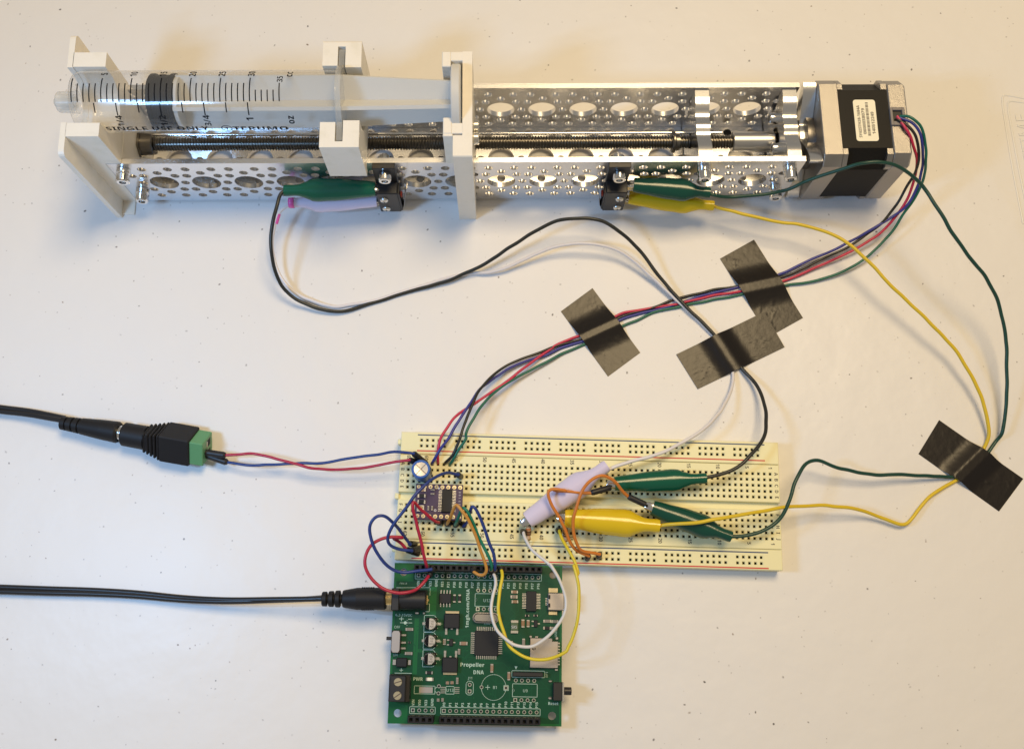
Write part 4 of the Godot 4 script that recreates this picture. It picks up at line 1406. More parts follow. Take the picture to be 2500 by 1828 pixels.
	for k in 4: flat_text(s, upper[k], 1.05, Vector3(-25.45 + 2.6 * k, 8.03, 25.3), rt, lf, -1, 0.95, true)
	for k in 16: flat_text(s, "P%d" % k, 1.05, Vector3(-12.75 + 2.54 * k, 8.03, 25.4), rt, lf, -1, 1.0, true)
	flat_text(s, "rev.a", 0.85, Vector3(-31.6, 8.03, -23.7), rr, ft, 0, 1.2)
	flat_text(s, "6.2-15VDC", 1.0, Vector3(-34.3, 8.03, -10.7), rr, ft, -1, 1.1)
	flat_text(s, "OFF", 1.05, Vector3(-33.4, 8.03, -5.8), rr, ft); flat_text(s, "ON", 0.95, Vector3(-33.7, 8.03, 5.4), rr, ft)
	flat_text(s, "Reset", 1.15, Vector3(32.2, 8.03, 23.5), rr, ft, 0, 1.0, true)
	flat_text(s, "PWR", 1.35, Vector3(-23.8, 8.03, 14.8), rr, ft, 0, 1.0, true)
	flat_text(s, "Propeller", 1.5, Vector3(3.4, 8.03, 9.0), rr, ft, 1, 1.08, true); flat_text(s, "DNA", 1.5, Vector3(3.3, 8.03, 11.7), rr, ft, 1, 1.0, true)
	flat_text(s, "1mgh.com/DNA", 1.35, Vector3(-4.0, 8.03, -6.0), rt, lf, -1, 1.12, true)
	flat_text(s, "U12", 1.25, Vector3(3.9, 8.03, -17.3), rr, ft); flat_text(s, "U9", 1.15, Vector3(20.6, 8.03, 18.7), rr, ft)
	flat_text(s, "U13", 1.2, Vector3(-10.5, 8.03, 19.0), rr, ft); flat_text(s, "J11", 1.0, Vector3(-2.4, 8.03, 14.2), rr, ft)
	flat_text(s, "B1", 1.15, Vector3(8.0, 8.03, 17.6), rr, ft); flat_text(s, "RP1", 1.0, Vector3(29.4, 8.03, 12.2), rt, lf, 0)
	flat_text(s, "XTAL", 0.9, Vector3(4.2, 8.03, -7.9), rr, ft); flat_text(s, "USB", 0.95, Vector3(33.0, 8.03, -4.2), rt, lf)
	part(s, "white_print", mats["silkscreen"], t)
	# power socket
	s = Shape.new()
	s.span(Vector3(-35.2, y, -21.4), Vector3(-32.0, y + 10.8, -12.4), 0.35)
	s.span(Vector3(-32.0, y, -21.0), Vector3(-21.0, y + 6.0, -12.8), 0.2)
	s.lathe(Vector3(-32.1, y + 6.3, -16.9), Vector3.RIGHT, [Vector2(0, 0), Vector2(0, 4.1), Vector2(10.6, 4.1), Vector2(11.0, 3.7), Vector2(11.0, 0)], 28)
	var jack := part(s, "power_socket", mats["black_plastic"], t)
	s = Shape.new()
	s.span(Vector3(-21.0, y, -18.8), Vector3(-20.5, y + 7.4, -15.0), 0.1); s.box(Vector3(-20.4, y + 6.0, -16.9), Vector3(0.8, 1.4, 1.4), 0.3)
	part(s, "rear_terminal", mats["brass"], jack)
	s = Shape.new()
	s.box(Vector3(-25.3, y + 0.4, -11.6), Vector3(1.5, 0.8, 1.0), 0.2); s.box(Vector3(-22.4, y + 0.4, -11.6), Vector3(1.0, 0.8, 1.0), 0.2)
	part(s, "solder_tabs", mats["tin"], jack)
	# slide switch
	s = Shape.new()
	s.span(Vector3(-35.3, y, -4.5), Vector3(-31.4, y + 3.4, 4.5), 0.2)
	var sw := part(s, "slide_switch", mats["black_plastic"], t)
	s = Shape.new()
	s.prism(PackedVector2Array([Vector2(-4.4, -34.4), Vector2(-3.4, -35.1), Vector2(3.4, -35.1), Vector2(4.4, -34.4), Vector2(4.4, -32.2), Vector2(3.4, -31.6), Vector2(-3.4, -31.6), Vector2(-4.4, -32.2)]), 1, y + 3.4, y + 3.9, 0.12)
	part(s, "metal_shell", mats["shield"], sw)
	s = Shape.new()
	s.span(Vector3(-37.4, y + 1.2, -1.9), Vector3(-35.3, y + 2.8, -0.5), 0.15)
	part(s, "lever", mats["black_plastic"], sw)
	s = Shape.new()
	for z in [-2.6, 0.4, 2.7]: s.box(Vector3(-30.4, y + 0.3, z), Vector3(2.0, 0.5, 0.9), 0.1)
	part(s, "pins", mats["tin"], sw)
	# cans, regulators, diode
	for z in [-7.4, -0.5, 6.6]: smd_can(t, -19.1, z, "can_capacitor")
	regulator(t, -10.5, -8.7, 1.0)
	regulator(t, -10.7, 8.9, -1.0)
	s = Shape.new()
	s.box(Vector3(-30.7, y + 1.1, 8.3), Vector3(4.4, 2.1, 3.7), 0.3)
	var di := part(s, "diode", mats["chip_black"], t)
	s = Shape.new()
	s.box(Vector3(-33.8, y + 0.4, 8.3), Vector3(1.4, 0.7, 2.4), 0.15); s.box(Vector3(-27.6, y + 0.4, 8.3), Vector3(1.4, 0.7, 2.2), 0.15)
	part(s, "terminals", mats["tin"], di)
	# screw terminal
	s = Shape.new()
	s.prism(PackedVector2Array([Vector2(12.9, -35.0), Vector2(23.3, -35.0), Vector2(23.3, -26.5), Vector2(12.9, -26.5)]), 1, y, y + 7.0, 0.2)
	s.span(Vector3(-34.3, y + 7.0, 13.0), Vector3(-27.9, y + 9.6, 23.2), 0.4)
	var st := part(s, "screw_terminal", mats["black_plastic"], t)
	for z in [15.6, 20.8]:
		var q := Shape.new()
		q.cyl(Vector3(-31.1, y + 9.6, z), Vector3(0, 0.3, 0), 1.65, 24, 0.15)
		var sc := part(q, "screw", mats["pad_gold"], st)
		q = Shape.new()
		q.xf = Transform3D(Basis(Vector3.UP, 0.3 if z < 18 else 0.6), Vector3(-31.1, y + 9.92, z))
		q.box(Vector3.ZERO, Vector3(3.0, 0.06, 0.4), 0.0)
		part(q, "slot", mats["gap_brown"], sc)
	# chips
	s = Shape.new()
	s.box(Vector3(-13.6, y + 1.0, -17.8), Vector3(5.0, 1.5, 3.9), 0.2)
	var c8 := part(s, "chip", mats["chip_black"], t)
	s = Shape.new()
	legs(s, Vector3(-15.5, y, -19.75), Vector3(1.27, 0, 0), 4, Vector3(0, 0, -1), 0.45, 1.5)
	legs(s, Vector3(-15.5, y, -15.85), Vector3(1.27, 0, 0), 4, Vector3(0, 0, 1), 0.45, 1.5)
	part(s, "legs", mats["tin"], c8, "stuff")
	s = Shape.new()
	s.box(Vector3(4.15, y + 0.9, 0.05), Vector3(10.0, 1.4, 10.0), 0.25)
	var cq := part(s, "main_chip", mats["chip_black"], t)
	s = Shape.new()
	legs(s, Vector3(0.15, y, -4.95), Vector3(0.8, 0, 0), 11, Vector3(0, 0, -1), 0.4, 1.6)
	legs(s, Vector3(0.15, y, 5.05), Vector3(0.8, 0, 0), 11, Vector3(0, 0, 1), 0.4, 1.4)
	legs(s, Vector3(-0.85, y, -3.95), Vector3(0, 0, 0.8), 11, Vector3(-1, 0, 0), 0.4, 1.6)
	legs(s, Vector3(9.15, y, -3.95), Vector3(0, 0, 0.8), 11, Vector3(1, 0, 0), 0.4, 1.6)
	part(s, "legs", mats["tin"], cq, "stuff")
	s = Shape.new()
	s.box(Vector3(22.6, y + 0.95, -17.3), Vector3(4.3, 1.5, 8.2), 0.2)
	var cs := part(s, "chip", mats["chip_black"], t)
	s = Shape.new()
	legs(s, Vector3(20.45, y, -20.3), Vector3(0, 0, 0.65), 10, Vector3(-1, 0, 0), 0.32, 1.7)
	legs(s, Vector3(24.75, y, -20.3), Vector3(0, 0, 0.65), 10, Vector3(1, 0, 0), 0.32, 1.7)
	part(s, "legs", mats["tin"], cs, "stuff")
	# crystal
	s = Shape.new()
	var o := PackedVector2Array(); var o2 := PackedVector2Array()
	for k in 24:
		var a := TAU * k / 24
		var c := Vector2(3.3 if cos(a) > 0 else -3.3, 0)
		o.append(Vector2(sin(a), cos(a)) * 1.75 + Vector2(c.y, c.x) + Vector2(-10.2, 3.6)); o2.append(Vector2(sin(a), cos(a)) * 2.2 + Vector2(c.y, c.x) + Vector2(-10.2, 3.6))
	s.prism(o, 1, y + 0.6, y + 3.6, 0.35); s.prism(o2, 1, y + 0.1, y + 0.6, 0.0)
	part(s, "crystal", mats["steel"], t)
	# usb socket
	s = Shape.new()
	s.span(Vector3(29.5, y + 0.1, -20.9), Vector3(36.3, y + 2.9, -13.7), 0.3)
	var usb := part(s, "usb_socket", mats["shield"], t)
	s = Shape.new()
	for z in [-19.1, -15.7]: s.box(Vector3(30.1, y + 2.91, z), Vector3(0.8, 0.04, 1.7), 0.0)
	part(s, "spring_slots", mats["hole_dark"], usb)
	s = Shape.new()
	s.box(Vector3(31.8, y + 0.1, -22.0), Vector3(3.8, 0.2, 1.7), 0.0); s.box(Vector3(31.7, y + 0.3, -12.6), Vector3(3.7, 0.5, 1.5), 0.1)
	for x in [30.9, 32.8]: s.ring(Vector3(x, y + 0.21, -22.0), 0.35, 0.6, 14)
	part(s, "mounting_tabs", mats["pad_gold"], usb)
	s = Shape.new()
	for k in 5: s.box(Vector3(29.0, y + 0.15, -18.6 + 0.65 * k), Vector3(0.9, 0.2, 0.3), 0.0)
	part(s, "legs", mats["tin"], usb, "stuff")
	# card socket
	s = Shape.new()
	s.prism(PackedVector2Array([Vector2(-2.4, 22.3), Vector2(9.5, 22.3), Vector2(9.5, 33.9), Vector2(-1.2, 33.9), Vector2(-1.2, 31.5), Vector2(-2.4, 31.5)]), 1, y + 0.1, y + 1.75, 0.15)
	var sd := part(s, "card_socket", mats["shield"], t)
	s = Shape.new()
	for k in 8: s.box(Vector3(34.2, y + 0.3, -0.4 + 1.2 * k), Vector3(1.1, 0.3, 0.6), 0.0)
	s.box(Vector3(22.5, y + 0.5, -2.9), Vector3(1.2, 0.9, 1.0), 0.2); s.box(Vector3(25.0, y + 0.5, -2.9), Vector3(1.4, 0.9, 0.8), 0.2); s.box(Vector3(33.4, y + 0.5, -2.4), Vector3(1.1, 0.8, 1.2), 0.2); s.box(Vector3(33.3, y + 0.4, 10.2), Vector3(1.2, 0.6, 0.8), 0.1)
	part(s, "legs", mats["tin"], sd)
	s = Shape.new()
	for k in 3: s.box(Vector3(23.3 + 0.55 * k, y + 1.76, 1.9 + 0.2 * (k % 2)), Vector3(0.35, 0.03, 0.8), 0.0)
	part(s, "stamp", mats["hole_dark"], sd)
	# reset button
	s = Shape.new()
	s.span(Vector3(31.9, y, 15.0), Vector3(35.6, y + 4.6, 22.0), 0.2)
	var bt := part(s, "reset_button", mats["black_plastic"], t)
	s = Shape.new()
	s.span(Vector3(35.6, y + 0.1, 14.9), Vector3(36.3, y + 4.7, 22.1), 0.1); s.box(Vector3(30.8, y + 0.4, 14.7), Vector3(1.6, 0.9, 1.0), 0.3); s.box(Vector3(30.8, y + 0.4, 21.4), Vector3(1.6, 0.9, 1.0), 0.3)
	part(s, "face_frame", mats["tin"], bt)
	s = Shape.new()
	s.cyl(Vector3(36.3, y + 2.3, 18.4), Vector3(3.2, 0, 0), 1.6, 22, 0.25)
	part(s, "plunger", mats["black_plastic"], bt)
	# flat parts and passives
	s = Shape.new()
	s.span(Vector3(15.3, y, 11.2), Vector3(27.7, y + 4.0, 12.9), 0.2)
	part(s, "resistor_array", mats["black_plastic"], t)
	s = Shape.new()
	s.box(Vector3(-20.4, y + 0.02, 19.1), Vector3(5.6, 0.05, 2.3), 0.0)
	part(s, "crystal_pad", mats["shield"], t)
	var fu := chip_part(t, Vector3(15.7, y, -6.8), 3.4, 5.6, "fuse_green", 1.0, "fuse")
	s = Shape.new()
	flat_text(s, "SXS", 1.1, Vector3(15.6, y + 1.05, -6.7), rr, ft)
	part(s, "fuse_print", mats["silkscreen_white"], fu)
	for q in [[15.5, -21.0, 3.0, 1.4, "ceramic_tan"], [15.3, -19.0, 3.2, 1.6, "ceramic_grey"], [15.7, -17.0, 3.0, 1.4, "ceramic_tan"], [-9.8, -17.9, 1.3, 3.6, "chip_black"], [-7.6, -17.9, 1.3, 3.6, "chip_black"], [-5.4, 0.3, 3.6, 1.6, "ceramic_tan"], [-28.2, -5.0, 3.4, 1.4, "ceramic_grey"], [-28.1, 4.7, 3.4, 1.4, "ceramic_grey"], [6.6, 10.0, 1.4, 3.8, "ceramic_tan"], [13.7, 13.0, 1.4, 3.6, "ceramic_tan"], [19.6, -0.4, 1.4, 3.6, "ceramic_grey"], [19.2, -8.2, 1.5, 3.6, "ceramic_tan"], [21.4, -8.2, 1.4, 3.2, "ceramic_tan"], [20.9, -11.4, 1.9, 1.0, "chip_black"], [24.5, -11.5, 1.9, 1.0, "chip_black"], [29.4, -9.3, 3.6, 1.4, "ceramic_grey"], [32.6, -9.2, 3.0, 1.4, "ceramic_grey"], [29.4, -6.5, 3.6, 1.4, "chip_black"], [32.4, -6.3, 2.6, 1.6, "ceramic_grey"], [-19.3, 12.2, 3.2, 1.3, "chip_black"], [-19.0, 14.8, 3.4, 1.5, "label_paper"], [-11.6, 16.1, 1.5, 1.4, "ceramic_tan"], [-9.7, 16.0, 1.5, 1.4, "ceramic_tan"], [-7.6, 15.2, 1.2, 2.8, "ceramic_grey"], [-15.2, 22.9, 1.3, 1.4, "ceramic_grey"], [-13.4, 22.8, 1.2, 1.6, "ceramic_grey"], [-13.4, -0.2, 1.4, 2.6, "ceramic_grey"], [-7.2, 3.6, 1.2, 2.4, "ceramic_grey"], [-28.0, 0.3, 1.0, 1.0, "chip_black"], [14.6, 0.2, 1.3, 2.8, "ceramic_grey"]]:
		chip_part(t, Vector3(q[0], y, q[1]), q[2], q[3], q[4])
	for q in [[24.6, -8.2], [-10.6, 0.0]]:
		s = Shape.new()
		s.box(Vector3(q[0], y + 0.6, q[1]), Vector3(1.5, 1.0, 2.8), 0.15)
		var sot := part(s, "transistor", mats["chip_black"], t)
		s = Shape.new()
		s.box(Vector3(q[0] - 1.3, y + 0.2, q[1] - 0.95), Vector3(0.9, 0.25, 0.45), 0.0); s.box(Vector3(q[0] - 1.3, y + 0.2, q[1] + 0.95), Vector3(0.9, 0.25, 0.45), 0.0); s.box(Vector3(q[0] + 1.3, y + 0.2, q[1]), Vector3(0.9, 0.25, 0.45), 0.0)
		part(s, "legs", mats["tin"], sot)
	s = Shape.new()
	for k in 4:
		s.box(Vector3(-13.4, y + 0.02, 17.9 + 0.72 * k), Vector3(2.0, 0.04, 0.32), 0.0); s.box(Vector3(-7.6, y + 0.02, 17.9 + 0.72 * k), Vector3(2.0, 0.04, 0.32), 0.0)
	part(s, "bare_pads", mats["tin"], t, "stuff")


# ------------------------------------------------------------------ cords and plugs
func twin_cord(pts: Array) -> Shape:
	var s := Shape.new()
	for sg in [-1.0, 1.0]:
		var q := []
		for i in pts.size():
			var d: Vector3 = (pts[mini(i + 1, pts.size() - 1)] - pts[maxi(i - 1, 0)]).normalized()
			var turn := i * 0.5
			q.append(pts[i] + d.cross(Vector3.UP) * sg * 0.95 * cos(turn * 0.4) + Vector3.UP * sg * 0.5 * sin(turn))
		s.sweep(curve(q, 2.5), func(_t: float) -> Vector2: return Vector2(1.15, 1.15), 12)
	return s


func build_cords() -> void:
	# upper cord: socket end, then the screw adapter
	var ax: Array = [Vector3(-196.8, 7, -77.4), Vector3(-169.3, 7, -73.8)]
	var d: Vector3 = ax[1] - ax[0]
	var t := thing("power_cord", "black twin power cord entering beside the screw adapter, its ribbed end pushed into it", "power cord", Transform3D(), Vector3(ax[0].x, 0, ax[0].z), "black power cords")
	part(twin_cord([Vector3(-238.5, 4, -84.1), Vector3(-226.2, 4, -82.9), Vector3(-213.8, 4.5, -81.9), Vector3(-202.8, 6, -80.1), Vector3(-196.2, 7, -79)]), "cable", mats["cord_black"], t)
	var prof := [Vector2(-0.4, 0), Vector2(-0.4, 2.4)]
	for k in 3:
		var x := 0.0 + 2.9 * k; var r := 3.0 + 0.18 * k
		prof.append_array([Vector2(x, r), Vector2(x + 2.0, r + 0.1), Vector2(x + 2.2, r - 0.6), Vector2(x + 2.7, r - 0.6)])
	prof.append_array([Vector2(8.9, 3.6), Vector2(18.0, 4.4), Vector2(25.0, 4.75), Vector2(25.8, 4.3), Vector2(25.8, 0)])
	var s := Shape.new()
	s.lathe(ax[0], d, prof, 30)
	part(s, "plug_body", mats["matt_black"], t)
	s = Shape.new()
	s.cyl(ax[0] + d.normalized() * 25.7, d.normalized() * 5, 3.3, 24)
	part(s, "plug_barrel", mats["bright_steel"], t)

	var bx: Array = [Vector3(-169.3, 7, -73.5), Vector3(-134.1, 7, -68.6)]
	var e: Vector3 = (bx[1] - bx[0]).normalized()
	t = thing("screw_terminal_adapter", "black ribbed power adapter with a green screw terminal end", "power adapter", Transform3D(), Vector3(bx[0].x, 0, bx[0].z) + e * 18)
	var side := e.cross(Vector3.UP).normalized()
	var tilt := Basis(e, Vector3.UP, side).rotated(e, 0.72)
	s = Shape.new()
	s.lathe(bx[0], e, [Vector2(0, 2.8), Vector2(0, 4.6), Vector2(0.6, 5.2), Vector2(10.5, 5.3), Vector2(10.5, 0)], 32)
	part(s, "socket_barrel", mats["matt_black"], t)
	s = Shape.new()
	s.xf = Transform3D(tilt, bx[0])
	for k in 5:
		var w := 9.6 + 0.75 * k
		s.box(Vector3(11.0 + 1.75 * k, 0, 0), Vector3(1.1, w, w), 0.4)
	s.box(Vector3(14.5, 0, 0), Vector3(8.4, 9.0, 9.0), 1.0)
	part(s, "ribbed_grip", mats["matt_black"], t)
	s = Shape.new()
	s.xf = Transform3D(tilt, bx[0])
	s.box(Vector3(25.2, 0, 0), Vector3(13.4, 13.0, 13.0), 0.45)
	part(s, "block", mats["matt_black"], t)
	s = Shape.new()
	s.xf = Transform3D(tilt, bx[0])
	s.box(Vector3(34.8, 0, 0), Vector3(6.0, 11.2, 11.2), 0.3)
	var g := part(s, "green_terminal", mats["terminal_green"], t)
	for k in 2:
		s = Shape.new()
		s.xf = Transform3D(tilt, bx[0])
		s.box(Vector3(37.81, -1.2, -2.6 + 5.2 * k), Vector3(0.06, 4.4, 3.4), 0.0)
		part(s, "wire_entry", mats["hole_dark"], g)
		s = Shape.new()
		s.xf = Transform3D(tilt, bx[0])
		s.box(Vector3(37.7, 0.6, -2.6 + 5.2 * k), Vector3(0.5, 0.9, 2.8), 0.1)
		part(s, "clamp_plate", mats["tin"], g)

	# lower cord into the board
	ax = [Vector3(-75.2, 14.3, -6.3), Vector3(-48, 14.3, -7.5)]
	d = (ax[1] - ax[0]).normalized()
	t = thing("power_cord", "black twin power cord with a ribbed plug pushed into the green board", "power cord", Transform3D(), Vector3(ax[0].x, 0, ax[0].z), "black power cords")
	part(twin_cord([Vector3(-225.7, 3, -5.3), Vector3(-214.1, 3, -5.4), Vector3(-194.8, 3, -5.5), Vector3(-175.6, 3, -5.7), Vector3(-156.1, 3.5, -5.4), Vector3(-136.2, 5, -4.3), Vector3(-116.2, 8, -4.2), Vector3(-96.5, 11, -5.2), Vector3(-81, 13.5, -6.1), Vector3(-74.3, 14.5, -6.7)]), "cable", mats["cord_black"], t)
	prof = [Vector2(0, 0), Vector2(0, 2.2)]
	for k in 3:
		var x := 0.1 + 2.75 * k; var r := 2.75 + 0.22 * k
		prof.append_array([Vector2(x, r), Vector2(x + 0.3, r + 0.25), Vector2(x + 1.8, r + 0.3), Vector2(x + 2.0, r), Vector2(x + 2.05, 1.9), Vector2(x + 2.7, 1.9)])
	prof.append_array([Vector2(8.7, 3.4), Vector2(9.2, 3.6), Vector2(14.5, 4.5), Vector2(26.0, 4.5), Vector2(26.6, 4.1), Vector2(26.6, 0)])
	s = Shape.new()
	s.lathe(ax[0], d, prof, 30)
	for k in 6:
		for sg in [-1.0, 1.0]: s.box(ax[0] + d * (16.8 + 0.9 * k) + d.cross(Vector3.UP) * sg * 4.4, Vector3(0.45, 3.6, 0.6), 0.1)
	part(s, "plug_body", mats["matt_black"], t)
	s = Shape.new()
	s.cyl(ax[0] + d * 26.4, d * 5.5, 2.75, 24)
	part(s, "plug_barrel", mats["brass"], t)


# ------------------------------------------------------------------ test leads
func clip_on(t: Node3D, ends: Array, colour: String, wide: float, flatness := 0.85) -> void:
	var a: Vector3 = ends[0]; var b: Vector3 = ends[1]
	var d := (b - a).normalized()
	var pts := PackedVector3Array()
	var n := 36
	for k in n + 1: pts.append(a.lerp(b, float(k) / n))
	var ks := [[0.0, 0.6], [0.02, 0.64], [0.1, 0.7], [0.3, 0.86], [0.5, 0.97], [0.61, 1.0], [0.68, 0.95], [0.77, 0.68], [0.83, 0.52], [0.89, 0.46], [0.985, 0.48], [1.0, 0.44]]
	var size := func(u: float) -> Vector2:
		for k in ks.size() - 1:
			if u <= ks[k + 1][0] + 1e-6:
				var f: float = smoothstep(ks[k][0], ks[k + 1][0], u)
				var w: float = lerpf(ks[k][1], ks[k + 1][1], lerpf((u - ks[k][0]) / (ks[k + 1][0] - ks[k][0]), f, 0.4))
				return Vector2(w * wide * (1.0 + 0.02 * sin(u * 21.0)), w * wide * lerpf(flatness, 1.0, u * u) * (1.0 + 0.02 * cos(u * 17.0)))
		return Vector2(wide, wide) * 0.45
	var s := Shape.new()
	s.sweep(pts, size, 24, true, Vector3.UP)
	var o := part(s, "clip", mats[colour], t)
	var up := Vector3.UP
	var side := d.cross(up).normalized()
	s = Shape.new()
	for sg in [-1.0, 1.0]:
		var q := PackedVector3Array([a + d * 3 + up * sg * 1.3, a + d * 0.5 + up * sg * 1.3, a - d * 2.0 + up * sg * 0.8, a - d * 3.0 + up * sg * 0.35])
		s.sweep(q, func(u: float) -> Vector2: return Vector2(lerpf(2.2, 1.5, u), 0.45), 10, true, side.cross(d) if sg > 0 else side.cross(d))
	part(s, "jaw", mats["bright_steel"], o)


func build_leads() -> void:
	var t := thing("test_lead", "black test lead with two green clips, from the middle limit switch to the breadboard", "test lead", Transform3D(), Vector3(0, 0, -120), "clip test leads")
	part(tube([Vector3(-102.3, 25, -183.4), Vector3(-105.8, 25.5, -182.2), Vector3(-107.8, 26, -175.1), Vector3(-109.7, 22, -162.7), Vector3(-109.8, 17, -153.8), Vector3(-106.2, 9, -143.9), Vector3(-96.3, 4, -137.3), Vector3(-83, 2, -135), Vector3(-69.8, 1.2, -138.2), Vector3(-49.4, 1, -145.7), Vector3(-26.7, 3, -153.6), Vector3(-12.3, 7, -160.5), Vector3(8, 13, -173.3), Vector3(20.1, 16, -178.5), Vector3(32.4, 17, -178.8), Vector3(42.9, 15, -176.8), Vector3(53.9, 10, -169.7), Vector3(71.6, 3.6, -150.7), Vector3(88.5, 2, -134), Vector3(96.8, 1.2, -124.7), Vector3(104.2, 1.6, -115.4), Vector3(110.9, 5, -104.8), Vector3(112, 11, -91.2), Vector3(108.5, 16, -79), Vector3(102, 18, -71.6), Vector3(94.1, 18, -65.4), Vector3(83.1, 17, -62.6), Vector3(80.8, 17, -62.3)], 0.82), "cable", mats["lead_black"], t)
	clip_on(t, [Vector3(-64.3, 25, -185.8), Vector3(-105.1, 25, -183.3)], "sleeve_green", 5.4)
	clip_on(t, [Vector3(45.3, 17, -58.5), Vector3(84.4, 17, -62.3)], "sleeve_green", 4.8, 0.9)
	t = thing("test_lead", "white test lead with two lavender clips, one marked pink where its wire enters", "test lead", Transform3D(), Vector3(0, 0, -110), "clip test leads")
	var w: Array = [Vector3(-101.4, 14, -182.2), Vector3(-105, 14, -181.2), Vector3(-109.4, 13, -177), Vector3(-112.1, 10, -167.4), Vector3(-112.1, 7.5, -159.6), Vector3(-106.6, 4, -147.8), Vector3(-94.9, 1.6, -140.3), Vector3(-82.3, 0.9, -137.6), Vector3(-70, 0.9, -139.8), Vector3(-49.5, 1, -146.8), Vector3(-26.9, 1, -154.8), Vector3(-8, 3, -157.7), Vector3(8.5, 6, -164.6), Vector3(20.8, 8, -169), Vector3(33.2, 9, -170), Vector3(48.1, 7, -167.3), Vector3(63.3, 3.5, -156.6), Vector3(76, 2.2, -145.2), Vector3(80.8, 1.6, -141.8), Vector3(86.8, 1.2, -135.2), Vector3(91.2, 0.9, -130.6), Vector3(95.5, 0.9, -124.3), Vector3(98.7, 0.9, -117.6), Vector3(99.8, 1.1, -113.4), Vector3(99.2, 3, -106.9), Vector3(95.1, 7, -97.5), Vector3(85.9, 12, -85.9), Vector3(71.5, 15, -75.8), Vector3(57.6, 17, -70), Vector3(42.5, 18, -64.2), Vector3(40.2, 18, -63)]
	part(tube(w, 0.78), "cable", mats["lead_white"], t)
	clip_on(t, [Vector3(-65, 14, -185.2), Vector3(-105.2, 14, -182.2)], "sleeve_lavender", 4.9)
	clip_on(t, [Vector3(8.8, 15, -41.9), Vector3(41.9, 18, -65.9)], "sleeve_lavender", 5.6, 0.9)
	var ends: Array = [Vector3(-65, 14, -185.2), Vector3(-105.2, 14, -182.2)]
	var d: Vector3 = (ends[1] - ends[0]).normalized()
	var s := Shape.new()
	s.lathe(ends[1] - d * 2.6, d, [Vector2(0, 2.42), Vector2(0.6, 2.48), Vector2(1.8, 2.46), Vector2(2.62, 2.3), Vector2(2.64, 1.2)], 24, true)
	s.sweep(curve([w[2], w[2].lerp(w[3], 0.45)]), func(_u: float) -> Vector2: return Vector2(0.83, 0.83), 12)
	part(s, "pink_mark", mats["pink_paint"], t)
	t = thing("test_lead", "dark green test lead with two green clips, looping over the motor to the breadboard", "test lead", Transform3D(), Vector3(170, 0, -110), "clip test leads")
	part(tube([Vector3(84.8, 24.5, -189.9), Vector3(87.1, 25, -189.1), Vector3(95, 22.1, -189.5), Vector3(106.6, 23.5, -190), Vector3(118.2, 26.3, -191.5), Vector3(127.8, 34.2, -193.5), Vector3(138.2, 42.7, -195), Vector3(145.2, 48.3, -195.3), Vector3(152.9, 49.8, -195.6), Vector3(160.6, 47.9, -195.5), Vector3(173.6, 41, -191), Vector3(182.6, 39, -178.2), Vector3(189.8, 36, -168.2), Vector3(199.7, 31, -159.1), Vector3(208.2, 26, -151.5), Vector3(214.7, 20, -142.3), Vector3(218.5, 15, -129.9), Vector3(220.4, 10, -113.7), Vector3(220.3, 6, -98.9), Vector3(218.7, 3.5, -89), Vector3(218.2, 1.6, -88), Vector3(214.4, 1, -81.5), Vector3(206.4, 0.9, -73), Vector3(199.1, 1, -69.6), Vector3(190.1, 3, -68.8), Vector3(180.1, 5, -68.8), Vector3(170.3, 7, -68.8), Vector3(160.2, 8, -68.3), Vector3(143.8, 11, -69.7), Vector3(132.2, 14, -72.2), Vector3(127, 16, -69.8), Vector3(122.4, 18, -63.3), Vector3(119, 18, -52.6), Vector3(113.9, 17, -45.1), Vector3(103.3, 17, -39.5), Vector3(95.6, 16.5, -38.2), Vector3(93.7, 16.5, -38.3)], 0.8), "cable", mats["lead_green"], t)
	clip_on(t, [Vector3(51.4, 25, -192.5), Vector3(85.8, 25, -190)], "sleeve_dark_green", 5.2)
	clip_on(t, [Vector3(61.5, 16.5, -49), Vector3(94.8, 16.5, -38)], "sleeve_dark_green", 5.1, 0.9)
	t = thing("test_lead", "yellow test lead with two yellow clips, from the switch near the motor to the breadboard", "test lead", Transform3D(), Vector3(150, 0, -110), "clip test leads")
	part(tube([Vector3(87.5, 15, -188.8), Vector3(89.6, 15, -188.1), Vector3(118.9, 15, -181.5), Vector3(126.8, 15.5, -180.8), Vector3(135.9, 16, -178.6), Vector3(148.7, 16.5, -172.6), Vector3(157.1, 16, -165.7), Vector3(166.5, 15, -155.5), Vector3(177.6, 13.5, -145.6), Vector3(187.9, 12, -135.8), Vector3(197.5, 10, -126), Vector3(205.3, 8, -114.5), Vector3(210.5, 6, -103.8), Vector3(213.2, 4, -93.9), Vector3(213.6, 2.5, -88.1), Vector3(212.2, 1, -84), Vector3(206.3, 0.9, -75.9), Vector3(198.4, 0.9, -67.8), Vector3(190.3, 1.6, -63.2), Vector3(181.9, 2.2, -56.5), Vector3(176.4, 2.6, -49.7), Vector3(175, 2.6, -48.2), Vector3(173, 2.8, -47.6), Vector3(169.3, 3, -48.3), Vector3(160.7, 4, -50.6), Vector3(148.3, 9, -52.9), Vector3(132.1, 12, -53.2), Vector3(115.2, 18, -50.7), Vector3(99.3, 22, -47), Vector3(81.1, 24, -43.2), Vector3(70, 20, -41.9), Vector3(66.3, 17.5, -41.7), Vector3(64.4, 16.5, -41.5), Vector3(61.8, 16, -41.4)], 0.78), "cable", mats["lead_yellow"], t)
	clip_on(t, [Vector3(50.6, 14, -191.4), Vector3(89.6, 15, -188.3)], "sleeve_yellow", 5.0)
	clip_on(t, [Vector3(24.5, 16, -43.2), Vector3(64.6, 16, -41.5)], "sleeve_yellow", 5.9, 0.9)


